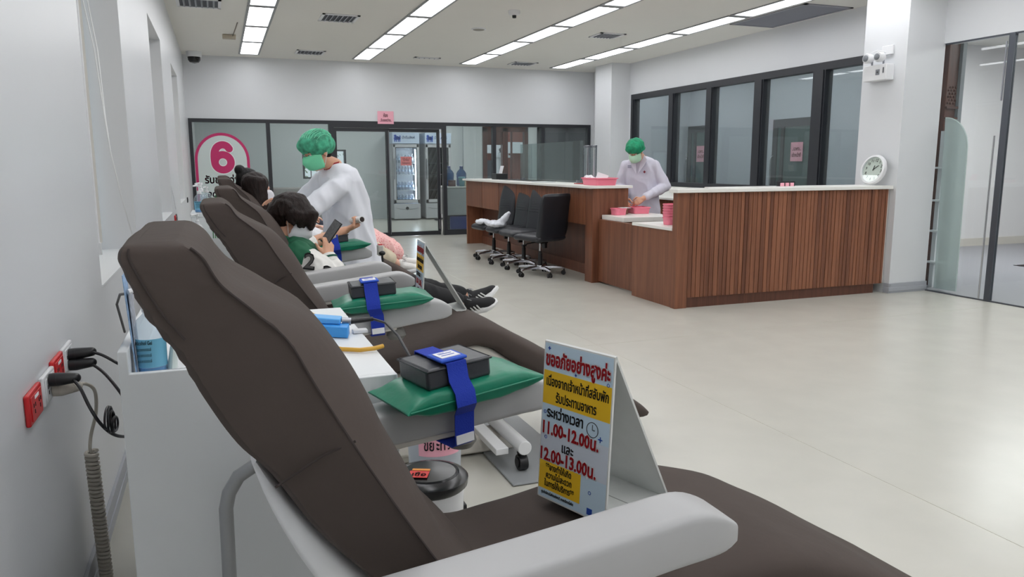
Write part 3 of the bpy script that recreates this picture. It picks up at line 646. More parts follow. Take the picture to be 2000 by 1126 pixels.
slm = mesh('fluted_slat', MB().box(-.006, 0, -.0135, .0135, .665, 1.08)); slm.materials.append(WOODS)
for k in range(nslat):
    o = bpy.data.objects.new('fluted_slat', slm); COL.objects.link(o); o.parent = t; o.location = (XD-4.2, D0+.205+.036*k-10.2, 0)
for k in range(3):
    obj('apron_board', MB().box(XD-.004, XD, D0+2.38+.78*k, D0+3.14+.78*k, .665, 1.08), WOOD, t)
# gate desk and its hinged front
t = thing('gate_desk', 'low walnut desk with a white top between the long desk and the slatted counter', 'desk', (4.25, 7.35, 0))
obj('front_panel', MB().box(4.04, 4.07, 6.915, 7.79, .02, .735), WOOD, t, bevel=.002)
obj('top', MB().box(4.075, 4.78, 7.28, 7.79, .735, .785).box(4.44, 4.78, 7.78, 8.02, .735, .785), WHITETOP, t, bevel=.003)
obj('shelf_edge', MB().box(4.075, 4.76, 7.30, 7.78, .69, .735), WOOD, t)
for z in (.60, .10): obj('hinge', MB().cyl((4.033, 6.925, z), (4.033, 6.925, z+.11), .012, seg=10).box(4.034, 4.04, 6.92, 6.96, z, z+.11), STEEL, t)
obj('side_leg', MB().box(4.10, 4.70, 7.70, 7.76, 0, .69), WOODD, t)
# slatted counter
t = thing('slatted_counter', 'tall walnut counter clad in vertical slats with a white top', 'counter', (5.25, 6.4, 0))
CX0, CX1, CY = 3.965, 6.535, 6.075
obj('counter_top', MB().prism([(3.93, 6.03), (6.556, 6.03), (6.556, 6.50), (4.55, 6.50), (4.40, 6.17), (3.93, 6.17)], 'z', 1.095, 1.13), WHITETOP, t, bevel=.004)
obj('carcass', MB().box(CX0+.03, 4.42, CY+.022, 6.15, .1, 1.095).box(4.42, CX1-.02, CY+.022, 6.48, .1, 1.095), WOODD, t)
obj('end_post', MB().box(CX0, CX0+.13, CY-.004, 6.15, .0, 1.095), WOOD, t)
obj('plinth', MB().box(CX0+.13, CX1-.1, CY+.012, CY+.04, 0, .098), WOODD, t)
obj('end_board', MB().box(CX1, CX1+.018, CY+.005, 6.48, .1, 1.095), OFFW, t)
rnd = random.Random(3); x = CX0+.133
while x < CX1-.01:
    w_ = rnd.choice((.042, .046, .05, .054)); w_ = min(w_, CX1-x)
    o = obj('slat', MB().box(x, x+w_-.006, CY-.004-rnd.uniform(0, .003), CY+.021, .10, 1.092), WOODS, t); x += w_
t = thing('fixed_desk', 'low walnut desk front with a white top joined to the slatted counter', 'desk', (4.15, 6.7, 0))
obj('front_panel', MB().box(3.985, 4.01, 6.16, 6.905, 0, .735), WOOD, t, bevel=.002)
obj('top', MB().box(3.965, 4.38, 6.16, 6.91, .735, .765), WHITETOP, t, bevel=.003)
obj('front_skirt', MB().box(3.975, 3.985, 6.16, 6.90, .0, .735), WOOD, t)
obj('inner_leg', MB().box(4.30, 4.34, 6.55, 6.88, 0, .735), WOODD, t)
# back counter by the windows
t = thing('back_counter', 'white topped walnut work counter under the dark framed windows', 'counter', (6.5, 10, 0))
obj('worktop', MB().prism([(5.55, 7.3), (7.2, 7.3), (7.2, 12.5), (5.08, 12.5), (5.08, 9.3), (5.55, 9.3)], 'z', .885, .915), WHITETOP, t, bevel=.004)
obj('carcass', MB().box(5.62, 7.2, 7.35, 9.35, .1, .885).box(5.12, 7.2, 9.35, 12.45, .1, .885), WOOD, t); obj('plinth', MB().box(5.68, 7.2, 7.4, 12.4, 0, .1), WOODD, t)
obj('upstand', MB().box(7.17, 7.21, 7.3, 12.5, .915, .975), WHITETOP, t)
obj('white_riser', MB().box(5.9, 7.1, 7.35, 9.2, .915, 1.02), WHITETOP, t, bevel=.004)
for k in range(6):
    t = tag(obj('green_cloth', MB().box(5.14+.004*(k % 2), 5.50, 9.62, 10.02-.01*(k % 3), .916+.032*k, .944+.032*k), DARKGREEN, bevel=.012), 'folded dark green cloth, %s in the pile beside the back corner column' % ['lowest', 'second from the bottom', 'third from the bottom', 'third from the top', 'second from the top', 'topmost'][k], 'cloth', 'folded green cloths')
# task chair parts: office chairs in a row
def office_chair(name, label, loc, rz, hb=1.):
    t = thing(name, label, 'chair', loc, rz, 'black office chairs at the long desk')
    ar = MB()
    for k in range(5):
        a = 2*pi*k/5+.3; d = V((cos(a), sin(a), 0)); p = V((-d.y, d.x, 0))
        rings = []
        for s, wd, z0_, z1_ in ((.03, .035, .075, .115), (.15, .026, .085, .118), (.27, .019, .08, .105), (.31, .014, .07, .095)):
            c = d*s; rings.append([c+p*wd+V((0, 0, z0_)), c-p*wd+V((0, 0, z0_)), c-p*wd*.8+V((0, 0, z1_)), c+p*wd*.8+V((0, 0, z1_))])
        ar.loft(rings)
    ar.lathe((0, 0, .07), [(.045, 0), (.05, .03), (.04, .055)], 14)
    obj('star_base', ar, CHROME, t, world=False, bevel=.004)
    for k in range(5):
        a = 2*pi*k/5+.3; d = V((cos(a), sin(a), 0))*.30; p = V((-d.y, d.x, 0)).normalized()
        c = MB()
        for s in (-1, 1): c.cyl(d+p*.008*s+V((.012, 0, .027)), d+p*.026*s+V((.012, 0, .027)), .027, seg=14)
        c.cyl(d+V((0, 0, .04)), d+V((0, 0, .085)), .009, seg=8).cbox(d+V((.004, 0, .05)), (.03, .02, .012))
        obj('caster', c, BLACKP, t, world=False)
    obj('gas_lift', MB().cyl((0, 0, .12), (0, 0, .27), .028, .026).cyl((0, 0, .27), (0, 0, .30), .02), BLACKP, t, world=False)
    obj('piston', MB().cyl((0, 0, .29), (0, 0, .42), .014), CHROME, t, world=False)
    obj('mechanism', MB().box(-.08, .1, -.06, .06, .40, .44).tube([(.02, .06, .41), (.02, .2, .40), (.02, .26, .38)], .007, 8).cbox((.02, .25, .385), (.03, .06, .02)).box(-.02, .04, -.10, -.06, .33, .41), BLACKP, t, world=False, bevel=.004)
    # one flowing cushion: seat front at +x, back at -x
    def cushion(spine, half, th):
        mb = MB(); rings = []; spine = smooth_rings(spine, 3)
        for i, (x, z, hw, tk) in enumerate(spine):
            a = V(spine[max(0, i-1)][:2]); b = V(spine[min(len(spine)-1, i+1)][:2]); d = (b-a).normalized(); n_ = V((-d.y, d.x))
            ring = []
            for k in range(24):
                t_ = 2*pi*k/24; c, s = cos(t_), sin(t_); sx = abs(c)**.45*(1 if c > 0 else -1); sz = abs(s)**.6*(1 if s > 0 else -1)
                ring.append((x+n_.x*sz*tk/2, sx*hw, z+n_.y*sz*tk/2))
            rings.append(ring)
        return mb.loft(rings)
    obj('seat', cushion([(.275, .445, .16, .02), (.265, .452, .2, .06), (.22, .47, .235, .085), (.1, .475, .245, .09), (-.08, .47, .245, .09), (-.19, .475, .24, .09), (-.215, .49, .22, .06), (-.225, .495, .2, .02)], 0, 0), BLACKV, t, world=False)
    bk = obj('backrest', cushion([(x_, .5+(z_-.5)*hb if z_ > .5 else z_, h_, t_) for x_, z_, h_, t_ in [(-.15, .45, .18, .02), (-.165, .46, .21, .05), (-.19, .50, .235, .09), (-.22, .62, .245, .09), (-.235, .74, .24, .095), (-.262, .86, .248, .08), (-.29, .945, .248, .07), (-.304, .985, .240, .055), (-.311, 1.0, .22, .035), (-.3175, 1.005, .17, .015)]], 0, 0), BLACKV, t, world=False)
    for z in (.74, .775, .81, .845):
        x = -.235+.0-(z-.74)*.25+.052
        obj('stitched_pleat', MB().tube([(x-.014, -.21, z), (x, -.12, z), (x+.002, 0, z), (x, .12, z), (x-.014, .21, z)], .008, 6), BLACKV, bk, world=False)
    return t
office_chair('office_chair', 'nearest black office chair of the row, its back turned to the camera', (3.66, 8.62, 0), R(110))
C2 = office_chair('office_chair', 'black office chair second from the near end of the row, empty seat', (3.72, 9.32, 0), R(188), 1.13)
copy_thing(C2, (3.72, 9.88, 0), R(182), 'black office chair with a white plastic bag on its seat')
copy_thing(C2, (3.70, 10.45, 0), R(186), 'farthest black office chair in the row at the long desk')
BAG = mat('white_bag_film', (226, 230, 238), .35, bump=.5, bscale=40)
for nm, c, r, lab in (('plastic_bag', (3.52, 9.80, .555), (.12, .16, .045), 'crumpled white plastic bag with an upright corner on a black office chair'), ('plastic_bag', (3.50, 10.36, .55), (.10, .13, .035), 'small flat white plastic bag on the farthest black office chair')):
    mb = MB(); mb.ell(c, r)
    if r[0] > .11: mb.cap((c[0]+.03, c[1]-.08, .57), (c[0]+.12, c[1]-.12, .70), .06, .025).ell((c[0]-.06, c[1]+.1, .56), (.08, .09, .04))
    else: mb.ell((c[0]-.05, c[1]-.06, .55), (.08, .07, .03))
    tag(blob(nm, mb, BAG, None, .012, 3, disp=.02, dscale=14), lab, 'bag')
# on the long desk
def tray(name, label, c, w_, d_, h, rz, m_=PINKT, group=None):
    t = thing(name, label, 'tray', c, rz, group)
    def rect(w2, d2, z, k=5, rad=.025):
        pts = []
        for sx, sy, a0 in ((1, 1, 0), (-1, 1, 90), (-1, -1, 180), (1, -1, 270)):
            for q in range(k): a = R(a0+90*q/(k-1)); pts.append((sx*(w2-rad)+rad*cos(a), sy*(d2-rad)+rad*sin(a), z))
        return pts
    W, D = w_/2, d_/2
    obj('tub', MB().loft([rect(W*.9, D*.9, 0), rect(W*.98, D*.98, h-.012), rect(W*1.0, D*1.0, h-.01), rect(W*1.0, D*1.0, h), rect(W*.96, D*.96, h), rect(W*.88, D*.88, .006)]), m_, t, world=False)
    obj('tray_rim', MB().loft([rect(W*1.0, D*1.0, h-.012), rect(W*1.05, D*1.05, h-.010), rect(W*1.05, D*1.05, h), rect(W*1.0, D*1.0, h+.002)], closed=True), m_, t, world=False)
    return t
tray('pink_tray', 'pink plastic tray holding papers on the near end of the long desk', (4.17, 8.05, 1.116), .28, .40, .085, 0)
tag(obj('paper_sheet', MB().cbox((4.2, 8.05, 1.20), (.003, .30, .10), Mx.Rotation(R(20), 3, 'Y') @ Mx.Rotation(R(8), 3, 'X')), WHITEPAPER), 'white paper sheet leaning in the pink tray on the long desk', 'paper')
tag(blob('tissue', MB().ell((4.12, 8.20, 1.19), (.05, .06, .035)).ell((4.10, 8.24, 1.20), (.03, .03, .03)), WHITEPAPER, None, .008, 2, disp=.02, dscale=30), 'crumpled white tissue in the pink tray on the long desk', 'tissue')
tag(obj('red_folder', MB().box(4.16, 4.40, 8.42, 8.72, 1.1155, 1.125), mat('folder_red', (150, 24, 40), .6)), 'flat dark red folder on the long desk beside the pink tray', 'folder')
tag(obj('magazine', MB().box(4.05, 4.28, 9.55, 9.85, 1.1155, 1.122), mat('magazine_grey', (190, 194, 200), .6)), 'grey paper booklet lying flat on the long desk', 'booklet')
tag(obj('desk_mat', MB().box(4.2, 4.44, 10.3, 11.6, 1.1155, 1.121), BLACKP), 'long black mat on the middle of the long desk', 'mat')
t = thing('acrylic_screen', 'clear acrylic sneeze screen on the back edge of the long desk', 'screen', (4.42, 9.6, 1.115))
obj('sheet', MB().box(4.415, 4.421, 9.0, 11.2, 1.12, 1.66), glass('acrylic', (226, 234, 234), haze=.08), t)
for y in (9.1, 11.1): obj('foot', MB().box(4.38, 4.45, y-.02, y+.02, 1.1155, 1.15), STEEL, t)
for k, (y, h) in enumerate(((9.35, .5), (9.55, .5))):
    t = thing('steel_post', ['upright chrome barrier pole leaning behind the long desk, nearer one', 'upright chrome barrier pole leaning behind the long desk, farther one'][k], 'pole', (4.75, y, 0))
    obj('tube', MB().cyl((4.75, y, 0.02), (4.75, y, 1.58), .045, seg=20), CHROME, t); obj('cap', MB().lathe((4.75, y, 1.58), [(.047, 0), (.047, .03), (.02, .035)], 16), STEEL, t); obj('base', MB().lathe((4.75, y, 0), [(.12, 0), (.12, .02), (.05, .04)], 20), STEEL, t)
t = thing('black_printer', 'small black printer with paper in it on the long desk behind the screen', 'printer', (4.30, 11.75, 1.115))
obj('body', MB().box(4.2, 4.40, 11.72, 11.95, 1.1155, 1.21), BLACKP, t, bevel=.008); obj('paper', MB().cbox((4.33, 11.84, 1.27), (.003, .15, .13), Mx.Rotation(R(15), 3, 'Y')), WHITEPAPER, t)
# gate desk trays, basket stack
tray('pink_tray', 'pink plastic tray under the hands of the white coated man', (4.60, 7.88, .786), .21, .26, .075, R(-8))
tray('pink_tray', 'pink plastic tray beside the end of the long desk', (4.24, 7.70, .786), .15, .14, .075, 0)
tag(obj('loose_lid', MB().box(4.26, 4.38, 7.66, 7.76, .862, .868), WHITEP, bevel=.002), 'small white lid lying on the pink tray by the long desk', 'lid')
bk = None
for k in range(6):
    c = (4.155, 6.48, .766+.026*k)
    lab = 'pink basket, %s in the nested stack against the slatted counter' % ['lowest', 'second from the bottom', 'third from the bottom', 'third from the top', 'second from the top', 'topmost'][k]
    if bk is None: bk = tray('pink_basket', lab, c, .13, .12, .075, 0, group='nested pink baskets')
    else: copy_thing(bk, c, None, lab)
# pink and black holder on the slatted counter
t = thing('card_holder', 'small black holder with pink cards on the slatted counter', 'holder', (5.45, 6.3, 1.13))
obj('box', MB().box(5.36, 5.56, 6.36, 6.40, 1.1305, 1.18), BLACKP, t)
for k in range(3): obj('pink_card', MB().box(5.37+.062*k, 5.41+.062*k, 6.345, 6.358, 1.1305, 1.165), PINKPAPER, t)
# round clock leaning on the near column
cc = V((6.46, 6.22, 1.293)); tilt = R(14)
M = frame_matrix(cc, (0, -1, 0), (sin(tilt), 0, cos(tilt))) @ Mx.Rotation(R(-8), 4, 'Z')
t = thing('wall_clock', 'round white wall clock leaning on the near column atop the slatted counter', 'clock', (0, 0, 0)); t.matrix_world = M; LOC[t.name] = V((0, 0, 0))
def dn(mb): return mb
obj('rim', MB().loft([[(r_*cos(2*pi*k/40), r_*sin(2*pi*k/40), z_) for k in range(40)] for r_, z_ in ((.13, -.03), (.155, -.02), (.16, 0), (.152, .02), (.135, .025), (.13, .01))], cap=False, closed=True), WHITEP, t, world=False)
obj('face', MB().lathe((0, 0, -.005), [(.136, 0), (.136, .004)], 40), mat('clock_face', (228, 230, 224), .6), t, world=False)
obj('lens', MB().lathe((0, 0, .016), [(.135, 0), (.135, .002)], 40), GLASS, t, world=False)
for k in range(1, 13):
    a = pi/2-2*pi*k/12
    text(str(k), .042, INK, t, Mx.Translation((.1*cos(a), .1*sin(a), .0)), .012, name='numeral')
for a, l, w_ in ((R(90-3.5), .055, .010), (R(90-45), .085, .007)):
    obj('hand', MB().cbox((0, 0, 0), (l, w_, .0015)).xf(Mx.Translation((0, 0, .005)) @ Mx.Rotation(a, 4, 'Z') @ Mx.Translation((l/2-.01, 0, 0))), INK, t, world=False)
# emergency light on the near column
t = thing('emergency_light', 'white twin lamp emergency light on the near column', 'light', (6.56, 6.29, 2.3))
obj('case', MB().box(6.45, 6.559, 6.14, 6.44, 2.21, 2.37), WHITEP, t, bevel=.006)
for y in (6.39, 6.24):
    h = obj('lamp_head', MB().lathe((6.45, y, 2.445), [(.03, .06), (.05, .03), (.052, -.02), (.046, -.03)], 20, 'x'), WHITEP, t)
    obj('lens', MB().lathe((6.415, y, 2.445), [(.032, .004), (.032, -.006), (.015, -.012)], 16, 'x'), mat('lens_grey', (128, 132, 138), .3), h)
    obj('bracket', MB().tube([(6.49, y-.02, 2.37), (6.49, y-.02, 2.42)], .010, 8), STEEL, h)
obj('indicator_plate', MB().box(6.447, 6.451, 6.225, 6.275, 2.265, 2.32), mat('plate_grey', (120, 124, 130), .5), t); obj('test_button', MB().lathe((6.447, 6.25, 2.293), [(.008, 0), (.006, -.004)], 12, 'x'), BLACKP, t)
obj('socket_plate', MB().box(6.54, 6.559, 6.16, 6.30, 2.47, 2.56), WHITEP, t, bevel=.003); obj('cable', MB().tube([(6.54, 6.25, 2.5), (6.5, 6.32, 2.52), (6.49, 6.40, 2.50), (6.47, 6.44, 2.46)], .005, 6), WHITEP, t)
obj('switch_strip', MB().box(6.447, 6.451, 6.17, 6.185, 2.28, 2.335), mat('switch_grey', (88, 90, 96), .5), t)
# ------------------------------------------------------------------ donor chairs
def sect(f, r, hw, e1=.24, e2=.5, n=36):
    """cross-section between a front/top point f and a rear/bottom point r (x, z), half width hw"""
    f, r = V(f), V(r); c = (f+r)/2; d = (f-r)/2; ring = []
    for k in range(n):
        a = 2*pi*k/n; cy, sx = cos(a), sin(a)
        y = hw*abs(cy)**e1*(1 if cy > 0 else -1); s = abs(sx)**e2*(1 if sx > 0 else -1)
        ring.append((c.x+d.x*s, y, c.y+d.y*s))
    return ring
BACK = [(-.062, 1.262, -.114, 1.262, .19), (-.046, 1.256, -.131, 1.258, .217), (-.024, 1.238, -.137, 1.242, .228), (.005, 1.197, -.127, 1.212, .233), (.066, 1.157, -.109, 1.162, .236),
        (.128, 1.116, -.078, 1.108, .243), (.176, 1.055, -.045, 1.035, .258), (.217, .977, -.002, .960, .270), (.247, .906, .045, .903, .272), (.302, .793, .108, .800, .268),
        (.345, .705, .185, .708, .262), (.41, .625, .275, .600, .255), (.47, .545, .36, .50, .24)]
BX = [(.9, 1.), (.92, 1.), (.92, 1.), (.84, 1.), (.66, .99), (.52, .95), (.42, .88), (.42, .84), (.44, .82), (.52, .82), (.60, .84), (.66, .88), (.7, .92)]   # seam height, rear width
def back_sect(q, n=20):
    """flat sides narrowing to the rear, a seam, and a crowned front"""
    f, r = V(q[0:2]), V(q[2:4]); c = (f+r)/2; d = (f-r)/2; hw, ts, k = q[4], q[5], q[6]
    pts = []
    for i in range(n+1):
        y = hw*(1-2*i/n); pts.append((ts+(1-ts)*(1-abs(y/hw)**3.6), y))
    side = [(ts-(ts+.86)*u, -hw*(1-(1-k)*u)) for u in (.25, .5, .75, 1.)]
    rear = [(-.97, -hw*k*.93), (-1., -hw*k*.8), (-1., -hw*k*.4), (-1., 0), (-1., hw*k*.4), (-1., hw*k*.8), (-.97, hw*k*.93)]
    pts += side+rear+[(a, -b) for a, b in reversed(side)]
    return [(c.x+d.x*t_, y, c.y+d.y*t_) for t_, y in pts]
SEAT = [(.34, .58, .36, .54, .2), (.40, .592, .40, .49, .25), (.47, .583, .47, .475, .262), (.56, .592, .57, .485, .268), (.65, .612, .68, .495, .272), (.74, .645, .76, .53, .272), (.83, .679, .845, .56, .272),
        (.90, .690, .90, .57, .272), (.97, .675, .94, .56, .272), (1.05, .635, .995, .54, .272), (1.17, .563, 1.105, .462, .272), (1.30, .487, 1.24, .39, .270), (1.45, .397, 1.395, .305, .266), (1.6, .31, 1.55, .22, .255), (1.76, .205, 1.72, .13, .235), (1.82, .155, 1.80, .125, .2)]
def wrinkle(mb, k, amp):
    for i, p in enumerate(mb.v):
        mb.v[i] = p+V((noise.noise(p*k), noise.noise(p*k+V((7, 3, 1))), noise.noise(p*k+V((2, 9, 4)))))*amp
    return mb
def donor_chair(name, label, loc):
    t = thing(name, label, 'chair', loc, 0, 'reclining donor chairs along the wall')
    rows_ = smooth_rings([q+e for q, e in zip(BACK, BX)], 6)
    mb = MB(); mb.loft([back_sect(q) for q in rows_])
    for i, p in enumerate(mb.v):
        # gathers along the seam of the hood
        if 1.03 < p.z < 1.245 and abs(p.y) > .12:
            g = max(0, 1-abs(p.z-1.14)/.115)**.7; mb.v[i] = p+V((.0015*g*sin((p.z+.35*p.x)*2*pi/.024), .0028*g*sin((p.z+.35*p.x)*2*pi/.024)*(1 if p.y < 0 else -1), 0))
    b = obj('backrest_cover', wrinkle(mb, 6, .004), COVER, t, world=False, ang=32)
    sm_ = MB(); fr = rows_[8:]
    pts = [(q[2]+(q[0]-q[2])*(q[5]+1)/2, -q[4]-.0015, q[3]+(q[1]-q[3])*(q[5]+1)/2) for q in fr]
    sm_.tube(pts, .0022, 6)
    sm_.tube([(q[2]+(q[0]-q[2])*.16, -q[4]-.0008, q[3]+(q[1]-q[3])*.16) for q in fr if q[1] > 1.13], .0016, 6)
    sm_.tube([(.05, -.236, .895), (.12, -.262, .945), (.165, -.268, .962)], .002, 6)
    obj('seam', sm_, mat('cover_seam', (58, 50, 48), .9), b, world=False)
    mb = MB(); mb.loft([sect(q[0:2], q[2:4], q[4], .4, .55) for q in smooth_rings(SEAT, 4)])
    obj('seat_cover', wrinkle(mb, 7, .006), COVER, t, world=False, ang=70)
    # white shells under the upholstery
    mb = MB(); mb.loft([sect((q[0], q[1]), (q[2], q[3]), q[4], .45, .5) for q in smooth_rings([(.03, .90, .02, .89, .13), (.08, .835, .045, .815, .17), (.16, .735, .10, .70, .19), (.26, .625, .19, .575, .2), (.36, .52, .29, .46, .2), (.46, .45, .42, .37, .19), (.52, .43, .52, .36, .16)], 3)])
    obj('back_shell', mb, WHITEP, t, world=False)
    mb = MB(); mb.loft([sect((q[0], q[1]), (q[2], q[3]), q[4], .45, .5) for q in smooth_rings([(.42, .50, .44, .45, .2), (.56, .48, .57, .40, .225), (.70, .52, .73, .43, .235), (.82, .575, .845, .48, .24), (.90, .59, .90, .50, .24), (.97, .57, .94, .49, .24), (1.10, .48, 1.06, .41, .24), (1.24, .40, 1.2, .335, .235), (1.4, .315, 1.37, .26, .22), (1.55, .235, 1.53, .2, .2)], 3)])
    obj('seat_shell', mb, OFFW, t, world=False)
    # arms
    for s in (-1, 1):
        y = .39 if s > 0 else -.365; rows = [(.13, .760, .70, .034), (.16, .776, .695, .048), (.30, .790, .704, .052), (.5, .811, .725, .053), (.66, .830, .745, .053), (.715, .832, .750, .052), (.755, .818, .757, .050), (.778, .802, .768, .044)]
        if s < 0: rows = [(a_-.03, b_-.010, c_-.010, d_) for a_, b_, c_, d_ in rows]
        mb = MB(); rings = []
        for x, zt, zb, hw in smooth_rings(rows, 3):
            ring = []
            for k in range(24):
                a = 2*pi*k/24; c, q = cos(a), sin(a)
                ring.append((x, y+hw*abs(c)**.26*(1 if c > 0 else -1), (zt+zb)/2+(zt-zb)/2*abs(q)**.3*(1 if q > 0 else -1)))
            rings.append(ring)
        a_ = obj('armrest', mb.loft(rings), GREYP, t, world=False)
        obj('rail', MB().loft([[(x, y-.042, z), (x, y+.042, z), (x, y+.042, z-.03), (x, y-.042, z-.03)] for x, z in ((.2, .712), (.52, .743))]), OFFW, a_, world=False, bevel=.004)
        obj('bracket', MB().loft([[(.22, y-s*.01, .70), (.28, y-s*.01, .70), (.28, y-s*.04, .70), (.22, y-s*.04, .70)], [(.36, y-s*.13, .50), (.44, y-s*.13, .50), (.44, y-s*.17, .50), (.36, y-s*.17, .50)]]), OFFW, a_, world=False, bevel=.004)
        obj('swivel_knob', MB().lathe((.525, y, .69), [(.02, .035), (.034, .015), (.04, -.005), (.03, -.02), (.01, -.024)], 18), mat('knob_grey', (118, 116, 112), .5), a_, world=False)
    # undercarriage
    obj('lift_column', MB().box(.52, .86, -.14, .14, .06, .45), OFFW, t, world=False, bevel=.02)
    obj('base_plate', MB().loft([[(.99, -.47, .002), (1.34, -.47, .002), (1.34, .42, .002), (.99, .42, .002)], [(.99, -.47, .012), (1.34, -.47, .012), (1.34, .42, .012), (.99, .42, .012)]]), GREYD, t, world=False, bevel=.004)
    obj('base_plate', MB().box(.18, .52, -.40, .40, .002, .012), GREYD, t, world=False, bevel=.004)
    obj('base_beam', MB().box(.2, 1.15, -.08, .08, .012, .09), OFFW, t, world=False, bevel=.012)
    tb = MB(); tb.cyl((1.085, -.37, .125), (1.085, .36, .125), .032, seg=18).box(.97, 1.03, -.31, .30, .085, .115)
    obj('cross_tube', tb, WHITEP, t, world=False, bevel=.003)
    obj('cross_tube', MB().cyl((.34, -.36, .125), (.34, .36, .125), .03, seg=16), WHITEP, t, world=False, bevel=.003)
    for x, y in ((1.085, -.33), (1.085, .33), (.34, -.33), (.34, .33)):
        obj('caster', MB().cyl((x-.02, y, .048), (x+.02, y, .048), .036, seg=18).cyl((x-.026, y, .048), (x-.021, y, .048), .024, seg=14).cbox((x, y+.01, .088), (.026, .04, .02)).cyl((x, y, .085), (x, y, .115), .012, seg=10), BLACKP, t, world=False, bevel=.002)
    obj('push_bar', MB().tube([(-.03, .33, .14), (-.033, .335, .40), (-.030, .34, .62), (-.022, .34, .655), (.0, .34, .69), (.05, .335, .72), (.13, .31, .73)], .0155, 12), mat('push_bar_grey', (158, 160, 162), .3, metal=.3), t, world=False)
    obj('bar_bracket', MB().box(-.05, .2, .29, .36, .10, .15).box(.15, .55, .12, .34, .10, .14), OFFW, t, world=False, bevel=.006)
    return t
def recline(t, deg):
    M = Mx.Translation((.42, 0, .56)) @ Mx.Rotation(-R(deg), 4, 'Y') @ Mx.Translation((-.42, 0, -.56))
    for c in t.children:
        if c.name.startswith(('backrest_cover', 'back_shell')): c.matrix_local = M
    return t
FLAT = [(.34, .58, .36, .54, .2), (.40, .57, .40, .49, .25), (.47, .555, .47, .455, .262), (.56, .545, .57, .445, .268), (.65, .55, .66, .45, .272), (.78, .55, .78, .44, .272), (.92, .54, .90, .43, .272), (1.05, .515, 1.02, .41, .272), (1.2, .48, 1.17, .38, .272), (1.36, .44, 1.33, .34, .270), (1.52, .40, 1.49, .30, .26), (1.66, .355, 1.64, .28, .235), (1.70, .335, 1.69, .30, .2)]
FLAT = [(q[0] if q[0] < .9 else .9+(q[0]-.9)*.55, q[1], q[2] if q[2] < .9 else .9+(q[2]-.9)*.55, q[3], q[4]) for q in FLAT]
def flat_seat(t):
    for c in list(t.children):
        if c.name.startswith(('seat_cover', 'seat_shell')): bpy.data.objects.remove(c)
    mb = MB(); mb.loft([sect(q[0:2], q[2:4], q[4], .4, .55) for q in smooth_rings(FLAT, 4)]); obj('seat_cover', wrinkle(mb, 7, .006), COVER, t, world=False, ang=70)
    mb = MB(); mb.loft([sect((q[2], q[3]+.02), (q[2], q[3]-.05), q[4]*.86, .45, .5) for q in smooth_rings(FLAT[2:-2], 3)]); obj('seat_shell', mb, OFFW, t, world=False)
    return t
def lower_seat(t, dz, deg):
    M = Mx.Translation((.42, 0, .56+dz)) @ Mx.Rotation(R(deg), 4, 'Y') @ Mx.Translation((-.42, 0, -.56))
    for c in t.children:
        if c.name.startswith(('seat_cover', 'seat_shell')): c.matrix_local = M
    return t
C1 = donor_chair('donor_chair', 'empty brown covered donor chair nearest the camera, behind its grey armrest', (0, 1.35, 0))
recline(copy_thing(C1, (.105, 3.335, 0), None, 'empty brown covered donor chair second from the camera, with a sign at its knee'), 4.)
BC_ = recline(flat_seat(copy_thing(C1, (.13, 4.62, 0), None, 'brown covered donor chair in which the person in the green varsity jacket sits')), 2.)
copy_thing(C1, (.12, 6.50, 0), None, 'brown covered donor chair in which the long haired person reclines')
copy_thing(C1, (.12, 7.80, 0), None, 'farthest brown covered donor chair, mostly hidden by the others')
LOWK = {.65: (.605, .495), .74: (.618, .51), .83: (.622, .515), .90: (.624, .515), .97: (.622, .51), 1.05: (.605, .49), 1.17: (.555, .45)}      # the nearest chair has its knee rest let down
for c in list(C1.children):
    if c.name.startswith('seat_cover'):
        me = mesh('seat_cover', wrinkle(MB().loft([sect(q[0:2], q[2:4], q[4], .4, .55) for q in smooth_rings([((q[0],)+(LOWK[q[0]][0], q[2], LOWK[q[0]][1])+q[4:]) if q[0] in LOWK else q for q in SEAT], 4)]), 7, .006))
        me.materials.append(COVER); me.polygons.foreach_set('use_smooth', [True]*len(me.polygons)); me.set_sharp_from_angle(angle=R(70)); c.data = me
    if c.name.startswith('seat_shell'): c.matrix_local = Mx.Translation((0, 0, -.06))
ak = obj('arm_control', MB().box(.955, .99, 4.985, 5.05, .765, .835), OFFW, BC_, bevel=.006); obj('red_button', MB().box(.96, .985, 4.995, 5.04, .835, .842), REDP, ak); obj('lever', MB().ell((.975, 4.965, .785), (.022, .012, .016)).cyl((.975, 4.965, .775), (.978, 4.96, .70), .006), BLACKP, ak)
